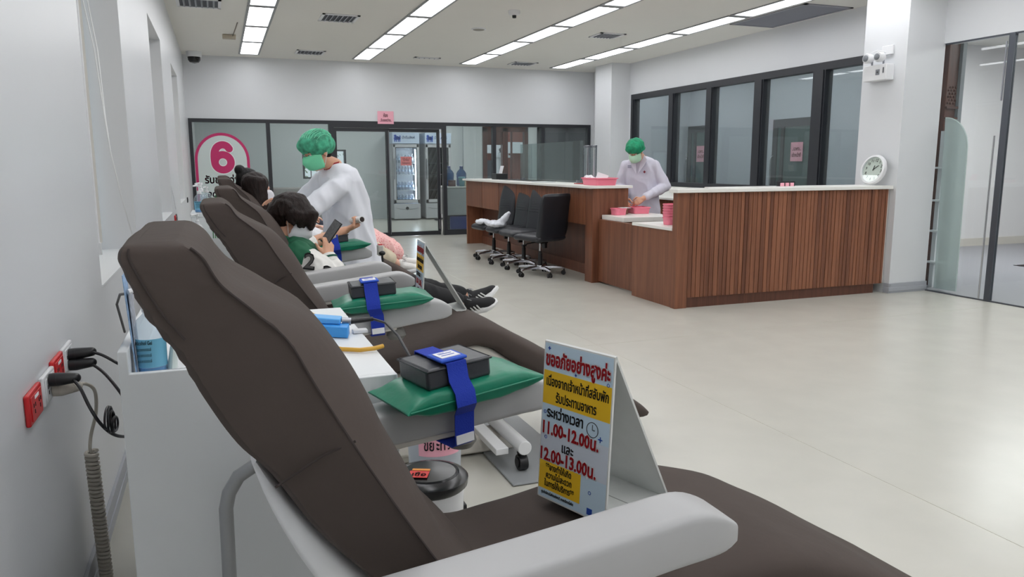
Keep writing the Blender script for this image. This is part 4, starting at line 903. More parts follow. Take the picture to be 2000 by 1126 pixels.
# ------------------------------------------------------------------ cushions strapped to the arms
def pad_set(loc, rz, n, tz=0.):
    M = Mx.Translation(loc) @ Mx.Rotation(rz, 4, 'Z') @ Mx.Rotation(-tz, 4, 'Y')
    which = ['on the nearest donor chair', 'on the second donor chair', 'under the arm of the phone user'][n]
    g = tag(obj('green_cushion', MB(), GREENV), 'green vinyl wedge cushion strapped %s' % which, 'cushion')
    mb = MB(); L_, W, H_ = .172, .098, .028
    rows = [(-L_-.018, 1.06, .08, 0), (-L_, 1.0, .42, 0), (-L_+.045, .93, 1.0, 0), (-.06, .97, 1.08, 0), (.06, .97, 1.08, 0), (L_-.045, .93, 1.0, 0), (L_, 1.0, .42, 0), (L_+.018, 1.06, .08, 0)]
    rings = []
    for x, sw, sh, _ in smooth_rings(rows, 3):
        ring = []
        for k in range(24):
            a = 2*pi*k/24; c, q = cos(a), sin(a)
            ring.append((x, W*sw*abs(c)**.4*(1 if c > 0 else -1), H_+H_*sh*abs(q)**.36*(1 if q > 0 else -1)))
        rings.append(ring)
    mb.loft(rings); wrinkle(mb, 22, .004)
    bpy.data.objects.remove(g)
    g = tag(obj('green_cushion', mb, GREENV, ang=60), 'green vinyl wedge cushion strapped %s' % which, 'cushion'); g.matrix_world = M
    obj('piping', MB().tube([(-L_-.01, -W*1.0, H_), (-.1, -W*.99-.0, H_), (0, -W*.985, H_), (.1, -W*.99, H_), (L_+.01, -W*1.0, H_)], .003, 6), GREENV, g, world=False)
    bl = tag(obj('black_pad', MB().box(-.12, .052, -.072, .072, .056, .106), mat('black_pad_vinyl', (54, 56, 62), .36, bump=.08, bscale=30), bevel=.008), 'black rectangular pad on top of the green cushion %s' % which, 'pad'); bl.matrix_world = M
    obj('piping', MB().tube([(-.12, -.074, .102), (.052, -.074, .102), (.052, .074, .102), (-.12, .074, .102)], .003, 6, closed=True), BLACKV, bl, world=False)
    path = [(.078, .110), (-.076, .110), (-.082, .07), (-.106, .046), (-.110, .016), (-.074, -.015), (-.066, -.09), (-.05, -.10), (.05, -.10), (.066, -.09), (.072, -.015), (.110, .016), (.106, .046), (.082, .07)]
    x0 = -.045; w2 = .026; mb = MB(); rings = []
    for y, z in path:
        c = V((y, z)); d = (c-V((0, 0))).normalized()*.003
        sh = .012 if z < 0 and y < 0 else 0
        rings.append([(x0-w2+sh, y, z), (x0+w2+sh, y, z), (x0+w2+sh, y+d.x, z+d.y), (x0-w2+sh, y+d.x, z+d.y)])
    mb.loft(rings, closed=True)
    st = tag(obj('blue_strap', mb, BLUESTRAP), 'blue fabric strap around the pads %s' % which, 'strap'); st.matrix_world = M
    obj('end_flap', MB().box(x0-.036, x0+.034, -.072, .0, .1135, .121), mat('strap_flap', (38, 84, 196), .7), st, world=False, bevel=.003)
    fl = obj('white_label', MB().box(x0-.026, x0+.024, -.058, -.012, .121, .1225), WHITEPAPER, st, world=False)
    text('VELCRO', .014, BLUEINK, st, Mx.Translation((x0-.001, -.035, .1517)), .02) if False else None
    obj('print', MB().box(x0-.018, x0+.016, -.03, -.026, .1225, .1228).box(x0-.018, x0+.016, -.044, -.04, .1225, .1228).box(x0-.018, x0+.0, -.022, -.02, .1225, .1228), BLUEINK, st, world=False)
    obj('tail_label', MB().box(x0-.012, x0+.036, -.0725, -.0705, -.090, -.068), WHITEPAPER, st, world=False)
pad_set((.515, 1.715, .808), R(14), 0, R(4))
pad_set((.575, 2.955, .806), R(-4), 1, R(4))
pad_set((.70, 5.01, .812), R(8), 2, R(4))
# ------------------------------------------------------------------ folding signs
SB = mat('sign_board', (214, 216, 214), .5, var=.03, vscale=20); SKY = mat('sign_print_sky', (196, 218, 234), .5); YEL = mat('sign_print_yellow', (236, 190, 36), .5); PALE = mat('sign_print_pale', (206, 214, 226), .5)
def standing_sign(label, BR, ang, tilt=.015):
    BRv = V((0, 0, 0)); n_ = V((.98, .10, .17)).normalized()      # local frame: x along the panel, to its right end
    t = thing('folding_sign', label, 'sign', BR, ang, 'folding apology signs')
    W, Hh = .202, .352
    # local: panel in plane x (width, from 0 left to W right), base normal +y (rear)
    up = V((0, .022, .35)).normalized()
    Mf = frame_matrix((0, 0, .004), (1, 0, 0), up)
    d = V((0, .21, tilt)); th = .005
    fp = obj('front_panel', MB().box(0, W, 0, Hh, -th, 0).xf(Mf), SB, t, world=False)
    top = Mf @ V((0, Hh, 0)); rear = V((0, d.y, d.z+.004))
    up2 = (V((0, top.y, top.z))-rear).normalized()
    Mr = frame_matrix(rear, (1, 0, 0), up2)
    obj('rear_panel', MB().box(0, W, 0, (V((0, top.y, top.z))-rear).length, -th, 0).xf(Mr), SB, t, world=False)
    upb = d.normalized(); Mb = frame_matrix((0, .0, .006), (1, 0, 0), upb)
    obj('base_panel', MB().box(0, W, .004, d.length, -th, 0).xf(Mb), SB, t, world=False)
    obj('fold_line', MB().box(0, W, d.length*.55, d.length*.55+.002, 0, .0006).xf(Mb), mat('fold_grey', (150, 152, 150), .7), t, world=False)
    # print on the front panel: x from .004 to W-.004, y from bottom
    def R_(nm, x0, x1, y0, y1, z, m_): return obj(nm, MB().box(x0, x1, y0, y1, z, z+.0003).xf(Mf), m_, fp, world=False)
    R_('print', .003, W-.003, .003, Hh-.003, .0002, SKY); R_('print_band', .003, W-.003, .215, .289, .0005, YEL)
    R_('print_block', .003, W-.003, .086, .165, .0004, PALE); R_('print_band', .003, .128, .022, .086, .0005, YEL)
    T = lambda s, sz, x, y, w_, m_, b=.02: text(s, sz, m_, t, Mf @ Mx.Translation((x, y, .0012)), b, width=w_, world=False)
    HALO = WHITEPAPER
    def TT(s, sz, x, y, w_, m_, b=.03):
        text(s, sz, HALO, t, Mf @ Mx.Translation((x, y, .0009)), b+.05, width=w_+.006, world=False, ext=.0001); T(s, sz, x, y, w_, m_, b)
    TT('ขออภัยอย่างสูงค่ะ', .041, .1, .313, .186, REDINK, .035)
    T('เนื่องจากเจ้าหน้าที่สลับพัก', .029, .102, .265, .180, INK, .02); T('รับประทานอาหาร', .029, .102, .232, .118, INK, .02)
    T('ระหว่างเวลา', .031, .073, .196, .108, INK, .025)
    TT('11.00-12.00น.', .038, .088, .160, .165, REDINK, .03); T('และ', .029, .085, .127, .034, INK, .02); TT('12.00-13.00น.', .038, .085, .096+.004, .165, REDINK, .03)
    T('**อาจทำให้เกิด', .019, .062, .074, .078, INK, .02); T('ความไม่สะดวก', .019, .064, .055, .078, INK, .02); T('ในการให้บริการ**', .019, .066, .036, .09, INK, .02)
    T('ศูนย์บริการโลหิตแห่งชาติ ภาคบริการโลหิต', .009, .062, .014, .098, INK, .01)
    cl = MB(); cx, cy, r = .153, .190, .0165
    cl.loft([[(cx+(r+dr)*cos(2*pi*k/24), cy+(r+dr)*sin(2*pi*k/24), z) for k in range(24)] for dr, z in ((0, .0008), (0, .0012), (-.0014, .0012), (-.0014, .0008))], closed=True, cap=False)
    cl.box(cx-.0007, cx+.0007, cy, cy+.011, .0008, .0012).box(cx, cx+.007, cy-.0007, cy+.0007, .0008, .0012)
    obj('clock_drawing', cl.xf(Mf), INK, fp, world=False)
    st = MB()
    for x, y, s in ((.016, .338, .004), (.176, .175, .006), (.098, .294, .003)):
        st.box(x-s, x+s, y-.0012, y+.0012, .0008, .0012).box(x-.0012, x+.0012, y-s, y+s, .0008, .0012)
    st.box(.150, .165, .008, .022, .0008, .0012)
    obj('blue_marks', st.xf(Mf), BLUEINK, fp, world=False)['kind'] = 'stuff'
    rg = MB()
    for x, y in ((.012, .196), (.189, .292), (.155, .055), (.018, .14)):
        rg.loft([[(x+(.004+dr)*cos(2*pi*k/12), y+(.004+dr)*sin(2*pi*k/12), z) for k in range(12)] for dr, z in ((0, .0008), (0, .0012), (-.0012, .0012), (-.0012, .0008))], closed=True, cap=False)
    obj('ring_marks', rg.xf(Mf), BLUEINK, fp, world=False)['kind'] = 'stuff'
    ht = MB().lathe((.142, .092, .0008), [(.0045, 0), (.0045, .0004)], 12).lathe((.149, .092, .0008), [(.0045, 0), (.0045, .0004)], 12).prism([(.1378, .0905), (.1532, .0905), (.1455, .0815)], 'z', .0008, .0012)
    obj('heart_mark', ht.xf(Mf), WHITEPAPER, fp, world=False)
    return t
# nearest sign: its left foot at (.625,1.483), right foot at (.696,1.293)
a = math.atan2(1.293-1.483, .696-.625)
standing_sign('white folding apology sign with Thai print, nearest, large in front', (.625, 1.483, .628), a, -.004)
a2 = a-R(25); br = V((.830, 3.345, .655)); bl = br-V((cos(a2), sin(a2), 0))*.205
standing_sign('white folding apology sign with Thai print on the second donor chair', (bl.x, bl.y, .655), a2, .035)
# ------------------------------------------------------------------ white cabinets between the chairs
def cabinet(name, label, loc):
    t = thing(name, label, 'cabinet', loc, 0, 'white cabinets between the donor chairs')
    obj('body', MB().prism([(0, 0), (.617, 0), (.617, .85), (.212, .85), (.212, .79), (0, .79)], 'y', 0, .94), WHITEL, t, world=False, bevel=.003)
    tr = MB().prism([(0, 0), (.617, 0), (.617, .85), (.2115, .85), (.2115, .91), (.02, .91), (.02, .962), (0, .962)], 'y', -.018, 0).box(0, .02, 0, .939, .7905, .962).box(.19, .2115, 0, .939, .7905, .91).box(.02, .19, .922, .939, .7905, .962)
    obj('tray_floor', MB().box(.02, .19, 0, .922, .86, .88), WHITEL, t, world=False); obj('raised_tray', tr, WHITEL, t, world=False, bevel=.002)
    obj('drawer_front', MB().box(.617, .625, .02, .92, .62, .82), WHITEL, t, world=False, bevel=.002); obj('drawer_front', MB().box(.617, .625, .02, .92, .12, .60), WHITEL, t, world=False, bevel=.002)
    for z in (.72, .5): obj('handle', MB().tube([(.63, .40, z), (.65, .41, z), (.65, .53, z), (.63, .54, z)], .005, 8), CHROME, t, world=False)
    return t
K1 = cabinet('white_cabinet', 'white cabinet beside the nearest donor chair with bottles in its raised tray', (-.232, 1.83, 0))
copy_thing(K1, (-.20, 5.10, 0), None, 'white cabinet beyond the person in the varsity jacket, with a green basket on it')
copy_thing(K1, (-.20, 8.35, 0), None, 'white cabinet beyond the farthest donor chair, with pump bottles on it')
CLEAR = glass('clear_bottle', (236, 242, 246), haze=.12, hazecol=(224, 232, 238))
def pump_bottle(label, loc, s=1., h=.15, liquid=None, group=None, m_=CLEAR, r=.034, labelled=True, pump=WHITEP):
    t = thing('pump_bottle', label, 'bottle', loc, 0, group)
    obj('bottle', MB().lathe((0, 0, 0), [(r*.9, 0), (r, .008), (r, h*.72), (r*.8, h*.88), (r*.38, h*.97), (r*.36, h)], 22), m_, t, world=False)
    obj('pump', MB().lathe((0, 0, h), [(r*.42, 0), (r*.42, .018), (r*.15, .022), (r*.15, .05)], 14).tube([(0, 0, h+.052), (-.01, -.01, h+.056), (-.035, -.03, h+.052)], .006, 8).lathe((0, 0, h+.045), [(r*.35, 0), (r*.35, .015)], 12), pump, t, world=False)
    if labelled:
        lm = MB(); lm.loft([[(r*1.012*cos(a), r*1.012*sin(a), h*.16) for a in [R(-175+170*k/16) for k in range(17)]], [(r*1.012*cos(a), r*1.012*sin(a), h*.60) for a in [R(-175+170*k/16) for k in range(17)]]], cap=False)
        lm.f = [q_ for q_ in lm.f if not (max(q_)-min(q_) >= 17+15)]
        lb = obj('label_sheet', lm, mat('label_blue', (120, 190, 220), .5), t, world=False); obj('gel_level', MB().lathe((0, 0, .004), [(r*.93, 0), (r*.93, h*.12)], 18), mat('gel_blue', (60, 150, 210), .3), t, world=False)
        text('Alcohol Gel', .013, INK, t, frame_matrix((-.012, -r*1.02, h*.55), (1, -.15, 0), (0, 0, 1)), .01, width=.036, world=False)
        for k in range(3): text('แอลกอฮอล์', .01, INK, t, frame_matrix((-.012, -r*1.03, h*(.45-.09*k)), (1, -.15, 0), (0, 0, 1)), .0, width=.03, world=False)
    return t
pump_bottle('clear gel bottle with a blue label in the tray of the nearest cabinet', (-.172, 1.905, .882), h=.15, r=.033)
t = thing('brochures', 'upright blue and grey brochures in the tray of the nearest cabinet', 'brochures', (-.205, 1.9, .882))
obj('cover_sheet', MB().cbox((-.2085, 1.90, 1.003), (.002, .07, .24), Mx.Rotation(R(-3), 3, 'Y')), mat('brochure_blue', (150, 180, 214), .5, var=.35, vscale=60), t)
obj('inner_sheet', MB().cbox((-.2035, 1.915, .983), (.002, .07, .20), Mx.Rotation(R(-2), 3, 'Y')), mat('brochure_grey', (176, 180, 190), .5, var=.35, vscale=80), t)
t = thing('hand_cream_tube', 'small white tube beside the gel bottle in the nearest cabinet tray', 'tube', (-.115, 1.91, .882))
obj('tube', MB().loft([[(-.13+.012*cos(a)-.0, 1.91+.02*sin(a), .895) for a in [2*pi*k/12 for k in range(12)]], [(-.118+.003*cos(a), 1.91+.028*sin(a), 1.0) for a in [2*pi*k/12 for k in range(12)]]]), mat('tube_white', (214, 224, 220), .4), t)
obj('cap', MB().lathe((-.13, 1.91, .882), [(.012, 0), (.013, .014)], 12), WHITEP, t)
tag(obj('power_cable', MB().tube([(-.30, 2.55, .86), (-.29, 2.35, .98), (-.262, 2.2, 1.03), (-.22, 2.12, 1.045), (-.15, 2.1, 1.03), (-.10, 2.12, .95), (-.09, 2.14, .86)], .0035, 8), BLACKP), 'thin black cord running over the edge of the nearest cabinet tray', 'cord')
# clip device, tubes and its cable
t = thing('blue_clip_device', 'bright blue clip device lying on the nearest white cabinet', 'device', (.27, 2.27, .851))
BC = mat('clip_blue', (58, 150, 226), .4)
obj('lower_block', MB().loft([[(.20, 2.34, .8515), (.33, 2.245, .8515), (.345, 2.305, .8515), (.215, 2.40, .8515)], [(.20, 2.34, .885), (.33, 2.245, .885), (.345, 2.305, .885), (.215, 2.40, .885)]]), BC, t, bevel=.003)
obj('upper_block', MB().loft([[(.18, 2.38, .886), (.315, 2.29, .886), (.33, 2.345, .886), (.195, 2.43, .886)], [(.18, 2.38, .908), (.315, 2.29, .902), (.33, 2.345, .902), (.195, 2.43, .908)]]), mat('clip_blue_light', (92, 176, 240), .4), t, bevel=.003)
obj('plug_collar', MB().cyl((.325, 2.32, .89), (.352, 2.315, .888), .012, seg=12), STEEL, t)
obj('plug_grip', MB().cyl((.352, 2.315, .888), (.42, 2.32, .890), .0085, .007, seg=10), BLACKP, t)
obj('cable', MB().tube([(.42, 2.32, .890), (.45, 2.27, .885), (.468, 2.18, .862), (.478, 2.06, .82), (.482, 1.97, .77), (.484, 1.93, .72)], .0042, 8), BLACKP, t)
YT = mat('amber_tubing', (216, 166, 62), .35)
t = tag(obj('rubber_tubing', MB().tube([(.12, 3.02, .862), (.17, 2.97, .865), (.215, 2.86, .862), (.262, 2.66, .86), (.29, 2.52, .86), (.315, 2.44, .858)], .0062, 10), YT), 'amber rubber tubing leading to the blue clip device from the far side', 'tubing')
tag(obj('rubber_tubing', MB().tube([(.20, 2.215, .862), (.245, 2.15, .8585), (.29, 2.09, .858), (.335, 2.06, .8585), (.375, 2.055, .861), (.40, 2.065, .863)], .0062, 10), YT), 'short curved amber rubber tubing end nearest the camera on the white cabinet', 'tubing')
tag(obj('white_cable_clip', MB().box(.355, .40, 2.30, 2.33, .8515, .862), WHITEP, bevel=.002), 'small white connector beside the blue clip device', 'connector')
# waste bins in front of the nearest cabinet
t = thing('grey_bin', 'grey plastic waste bin with a pink Thai label', 'bin', (.61, 2.32, 0))
obj('bin', MB().lathe((0, 0, 0), [(.068, 0), (.074, .01), (.090, .545), (.095, .55), (.095, .565), (.087, .565), (.07, .02), (.0005, .015)], 32), mat('bin_grey', (176, 182, 190), .4), t, world=False)
pk = MB(); rr_ = lambda z: .074+(.090-.074)*(z-.01)/.535+.0012
pk.loft([[((rr_(z)+o_)*cos(a), (rr_(z)+o_)*sin(a), z) for a in [R(-140+96*k/14) for k in range(15)]] for z, o_ in ((.445, 0), (.525, 0))], cap=False)
lb = obj('pink_label', pk, PINKPAPER, t, world=False)
for i, ch in enumerate(('ขย', 'ะทั่', 'วไป')):
    a = R(-116+24*i); r_ = .0915
    text(ch, .05, INK, lb, frame_matrix(V(t.location)+V((r_*cos(a), r_*sin(a), .482)), (-sin(a), cos(a), 0), (0.0, 0.0, 1)), .012, width=.033, name='lettering')
obj('handle_clip', MB().box(.08, .1, -.03, .02, .14, .24), BLACKP, t, world=False, bevel=.004)
t = thing('white_bin', 'white plastic bin with a black lid and a red sticker', 'bin', (.50, 1.97, 0))
obj('bin', MB().lathe((0, 0, 0), [(.075, 0), (.08, .01), (.098, .48)], 32), WHITEP, t, world=False)
obj('lid', MB().lathe((0, 0, 0), [(.1, .472), (.108, .48), (.11, .50), (.102, .508), (.085, .513), (.08, .51), (.075, .515), (.01, .518)], 36), mat('lid_black', (26, 27, 30), .25), t, world=False)
obj('sticker', MB().cbox((-.035, -.02, .5195), (.055, .045, .001), Mx.Rotation(R(-25), 3, 'Z')), mat('sticker_red', (214, 44, 40), .5), t, world=False)
obj('sticker_strip', MB().cbox((-.020, -.0+.008, .5198), (.05, .012, .001), Mx.Rotation(R(-25), 3, 'Z')), mat('sticker_orange', (236, 150, 50), .5), t, world=False)
text('เชื้อ', .03, WHITEPAPER, t, frame_matrix(V(t.location)+V((-.035, -.024, .5206)), (.9, -.42, 0), (.42, .9, 0)), .02)
# ------------------------------------------------------------------ sockets, plugs and cords on the left wall
def socket(name, label, y, z, m_, group='wall sockets'):
    t = thing(name, label, 'socket', (XL, y, z), 0, None)
    obj('plate', MB().box(XL+.0005, XL+.012, y-.07, y+.07, z-.039, z+.039), m_, t, bevel=.004)
    obj('face', MB().box(XL+.012, XL+.0145, y-.055, y+.055, z-.03, z+.03), m_, t, bevel=.0015)
    hl = MB()
    for yy in (y-.028, y+.028):
        for dy, dz in ((-.008, .006), (.008, .006), (0, -.01)): hl.box(XL+.0145, XL+.0155, yy+dy-.0022, yy+dy+.0022, z+dz-.005, z+dz+.005)
    obj('socket_hole', hl, INK, t)
    obj('maker_tag', MB().box(XL+.0145, XL+.0152, y-.02, y+.02, z+.018, z+.026), WHITEPAPER if m_ is REDP else mat('tag_grey', (150, 152, 158), .5), t)
    return t
socket('red_socket', 'red wall socket nearest the camera, nothing plugged in', 2.10, .785, REDP)
socket('white_socket', 'white wall socket with a beige plug and a black plug', 2.265, .785, WHITEP)
socket('red_socket', 'red wall socket between the two white sockets', 2.40, .795, REDP)
socket('white_socket', 'white wall socket with two black plugs', 2.545, .797, WHITEP)
def plug(name, label, y, z, m_, pts, r=.0045, r0=.018):
    t = thing(name, label, 'plug', (XL+.015, y, z))
    d = (V(pts[0])-V((XL+.016, y, z))).normalized()
    obj('plug_body', MB().cap((XL+.034, y, z), V((XL+.034, y, z))+d*.03+V((.012, 0, 0)), r0, r0*.75).cyl((XL+.016, y, z), (XL+.034, y, z), r0*.95, r0), m_, t)
    obj('strain_relief', MB().cyl(V((XL+.06, y, z)), V(pts[0]), r*2.1, r*1.3, seg=10), m_, t)
    obj('cord', MB().tube(smooth_pts(pts), r, 8), m_, t); return t
def smooth_pts(p, m=5): return [tuple(q) for q in smooth_rings(p, m)]
BEI = mat('beige_cord', (186, 180, 168), .45)
plug('black_plug', 'upper black plug in the farther white socket with its cord', 2.53, .808, BLACKP, [(-.40, 2.535, .812), (-.36, 2.50, .805), (-.32, 2.47, .785), (-.30, 2.5, .76), (-.30, 2.6, .70)])
plug('black_plug', 'lower black plug in the farther white socket with its cord', 2.52, .778, BLACKP, [(-.40, 2.52, .782), (-.36, 2.49, .755), (-.32, 2.45, .71), (-.295, 2.42, .67), (-.295, 2.45, .62), (-.30, 2.6, .55)])
plug('black_plug', 'black plug in the nearer white socket with a knotted cord', 2.245, .806, BLACKP, [(-.40, 2.25, .804), (-.375, 2.2, .79), (-.35, 2.16, .745), (-.33, 2.16, .70), (-.31, 2.2, .655), (-.295, 2.3, .61), (-.29, 2.5, .55)])
kn = MB()
for k in range(4):
    c = V((-.315+.004*k, 2.185+.012*k, .705-.010*k)); aa = R(25*k); rx, rz = .026+.008*k, .055-.008*k
    kn.tube([c+V((0, .0, 0))+V((0, cos(q)*rz*cos(aa)-sin(q)*rx*sin(aa), sin(q)*rx*cos(aa)+cos(q)*rz*sin(aa)*.6)) for q in [2*pi*j/20 for j in range(20)]], .003, 6, closed=True)
tag(obj('cord_knot', kn, BLACKP), 'bundled loops of black cord hanging beside the nearest cabinet', 'cord')
bp_ = plug('beige_plug', 'beige plug in the nearer white socket with a coiled beige cord', 2.275, .772, BEI, [(-.41, 2.31, .768), (-.39, 2.37, .755), (-.38, 2.45, .71), (-.395, 2.53, .62), (-.42, 2.57, .54), (-.425, 2.56, .50), (-.425, 2.575, .48)], .005, .02)
pts = []; n = 34
for k in range(n*12+1):
    a = 2*pi*k/12; s = k/(n*12); c = V((-.425, 2.575+.06*s, .485-.475*s))
    pts.append(c+V((cos(a)*.0155, sin(a)*.0155, 0)))
o = obj('coil', MB().tube(pts, .0062, 6), BEI, bp_)
# socket groups further down the wall
socket('red_socket', 'small far red wall socket beyond the middle window recess', 8.78, .80, REDP)
socket('black_socket', 'far black wall socket with plugs beyond the middle window recess', 8.96, .80, BLACKP)
socket('black_socket', 'farthest black wall socket near the dark framed glazing', 12.3, .85, BLACKP)
# things on the farther cabinets
t = thing('white_box', 'white storage box on the cabinet beyond the varsity jacket', 'box', (-.06, 5.5, .85))
obj('box', MB().box(-.185, .03, 5.32, 5.72, .853, 1.04).box(-.19, .035, 5.315, 5.725, 1.03, 1.055), WHITEL, t, bevel=.003); obj('lid_handle', MB().box(-.12, -.04, 5.5, 5.54, 1.055, 1.065), WHITEP, t)
pump_bottle('tall clear sanitizer bottle with blue liquid on the white storage box', (-.13, 5.42, 1.056), h=.12, r=.034, labelled=True)
pump_bottle('second clear sanitizer bottle behind, on the white storage box', (-.12, 5.58, 1.056), h=.13, r=.032, labelled=False)
pump_bottle('small white pump bottle standing in front of the white storage box', (-.145, 5.16, .882), h=.12, r=.03, m_=WHITEP, labelled=False)
t = thing('green_basket', 'small bright green plastic basket beside the white storage box', 'basket', (.0, 5.2, .85))
GB = mat('basket_green', (24, 150, 62), .4); mb = MB()
for a in range(10):
    for s in (0, 1): mb.box(-.06+.0125*a, -.056+.0125*a, 5.14+.11*s, 5.143+.11*s, .853, .955)
for a in range(10):
    for s in (0, 1): mb.box(-.06+.115*s, -.057+.115*s, 5.14+.0118*a, 5.144+.0118*a, .853, .955)
obj('lattice', mb, GB, t); obj('basket_rim', MB().box(-.064, .062, 5.136, 5.146, .95, .965).box(-.064, .062, 5.248, 5.258, .95, .965).box(-.064, -.054, 5.136, 5.258, .95, .965).box(.052, .062, 5.136, 5.258, .95, .965), GB, t, bevel=.002)
obj('floor_panel', MB().box(-.06, .06, 5.14, 5.255, .852, .858), GB, t)
pump_bottle('far clear pump bottle on the last white cabinet', (-.13, 8.5, .882), h=.2, r=.045, labelled=False)
pump_bottle('far bottle with a green pump on the last white cabinet', (-.02, 8.55, .852), h=.22, r=.045, labelled=False, m_=glass('green_bottle', (160, 210, 180), haze=.5, hazecol=(40, 130, 80)), pump=mat('pump_white', (220, 226, 222), .4))
# ------------------------------------------------------------------ people
SKIN = mat('skin_tan', (212, 160, 132), .5, var=.04, vscale=14); SKINL = mat('skin_light', (226, 178, 156), .5, var=.04, vscale=14)
HAIRB = mat('hair_brown_black', (30, 18, 15), .5, spec=.3, bump=.5, bscale=30, stretch=(6, 6, 1), var=.4, vscale=14)
HAIRK = mat('hair_black', (15, 13, 15), .5, spec=.3, bump=.5, bscale=30, stretch=(6, 6, 1))
COAT = mat('white_coat_cloth', (226, 228, 236), .75, bump=.35, bscale=7); COAT2 = mat('lilac_white_coat_cloth', (214, 212, 226), .75, bump=.35, bscale=7)
CAPG = mat('cap_green', (66, 158, 124), .75, bump=.5, bscale=30, var=.5, vscale=26)
MASKG = mat('mask_green', (118, 214, 168), .7, bump=.1, bscale=40); MASKW = mat('mask_white', (226, 226, 232), .7); MASKP = mat('mask_pale_green', (186, 226, 196), .7)
for _m in (COAT, COAT2):
    for _n in _m.node_tree.nodes:
        if _n.type == 'BUMP': _n.inputs['Distance'].default_value = .03; _n.inputs['Strength'].default_value = .45
        if _n.type == 'TEX_NOISE': _n.inputs['Detail'].default_value = 1; _n.inputs['Distortion'].default_value = .6
        if _n.type == 'MAPPING': _n.inputs['Scale'].default_value = (1.2, 1.2, .5)
VEST = mat('varsity_green', (16, 92, 62), .75, bump=.3, bscale=9); SLEEVE = mat('varsity_white', (226, 224, 220), .6, bump=.3, bscale=9)
BLACKC = mat('black_trousers', (26, 26, 29), .8, bump=.3, bscale=12); CREAM = mat('cream_trousers', (214, 202, 178), .8, bump=.3, bscale=12)
REDCOL = mat('red_collar', (150, 30, 36), .7); EYEW = mat('eye_white', (224, 220, 214), .3); EYEB = mat('eye_dark', (26, 18, 16), .2)
def basis(f, u):
    f = V(f).normalized(); u = V(u); u = (u-f*u.dot(f)).normalized(); l = u.cross(f)
    return f, l, u
def add_head(mb, c, f, u, s=1.):
    """skull, jaw, nose, brow, ears and neck stub; c is the middle of the head"""
    f, l, u = basis(f, u); c = V(c); M = Mx((f, l, u)).transposed()
    P = lambda a, b, d: c+(f*a+l*b+u*d)*s
    mb.ell(P(-.012, 0, .03), (.094*s, .076*s, .098*s), M, 20, 14); mb.ell(P(.022, 0, -.045), (.070*s, .058*s, .078*s), M, 18, 12)
    mb.ell(P(.045, 0, -.092), (.034*s, .034*s, .026*s), M, 12, 8)
    mb.cap(P(.078, 0, .012), P(.095, 0, -.026), .010*s, .013*s, 10)
    mb.cap(P(.076, -.038, .022), P(.084, 0, .024), .010*s, .012*s, 8); mb.cap(P(.076, .038, .022), P(.084, 0, .024), .010*s, .012*s, 8)
    mb.ell(P(.078, 0, -.062), (.016*s, .026*s, .012*s), M, 10, 8)
    for q in (-1, 1): mb.ell(P(-.012, .076*q, -.008), (.019*s, .010*s, .032*s), M, 12, 8); mb.ell(P(.052, .036*q, -.022), (.020*s, .022*s, .022*s), M, 10, 8)
    return P, M
def add_eyes(parent, P, s=1.):
    for q in (-1, 1):
        e = obj('eye', MB().ell(P(.0765, .031*q, .004), (.0125*s, .0135*s, .009*s), seg=12, rings=8), EYEW, parent)
        obj('iris', MB().ell(P(.0865, .031*q, .003), (.0045*s, .006*s, .006*s), seg=10, rings=6), EYEB, e)
        obj('eyebrow', MB().tube([P(.083, .016*q, .024), P(.086, .03*q, .029), P(.074, .05*q, .024)], [.003*s, .004*s, .002*s], 6), HAIRK, parent)
def add_hand(mb, w, fdir, palm, thumb, s=1., curl=(.5, .7, .6), spread=.0, tcurl=.35):
    """palm, four unequal jointed fingers and a thumb from the side; w wrist, fdir finger direction, palm = where the palm faces, thumb = thumb side"""
    fd = V(fdir).normalized(); pn = V(palm); pn = (pn-fd*pn.dot(fd)).normalized(); sd = V(thumb); sd = (sd-fd*sd.dot(fd)-pn*sd.dot(pn)).normalized(); w = V(w)
    for k in range(4):
        y = (.030-.020*k)*s; a = w+fd*.012*s+sd*y*.7; b = w+fd*.085*s+sd*y; mb.cap(a, b, .0145*s, .0125*s, 10)
    for k, L_ in enumerate((.078, .088, .082, .064)):
        y = (.030-.020*k)*s; p = w+fd*(.088-(.006 if k in (0, 3) else 0))*s+sd*y; ang = 0; r = (.0088, .0092, .0088, .0078)[k]*s
        for j, fr in enumerate((.45, .30, .25)):
            ang += curl[j]; d = fd*cos(ang)+pn*sin(ang)+sd*spread*(1.5-k)*.1; d.normalize(); q = p+d*L_*fr*s
            mb.cap(p, q, r, r*.92, 10); p = q; r *= .92
    b = w+fd*.022*s+sd*.026*s+pn*.006*s; d1 = (fd*.62+sd*.75+pn*.25).normalized(); m_ = b+d1*.042*s
    d2 = (fd*(1-tcurl*.3)+sd*(.35-tcurl)+pn*(.25+tcurl)).normalized(); e = m_+d2*.032*s; d3 = (d2+pn*tcurl*.6-sd*tcurl*.3).normalized()
    mb.cap(b, m_, .0145*s, .0115*s, 10); mb.cap(m_, e, .0110*s, .0098*s, 10); mb.cap(e, e+d3*.024*s, .0098*s, .0078*s, 10)
    return w+fd*.07*s+pn*.02*s
def add_limb(mb, pts, rs, seg=14):
    for i in range(len(pts)-1): mb.cap(pts[i], pts[i+1], rs[i], rs[i+1], seg)
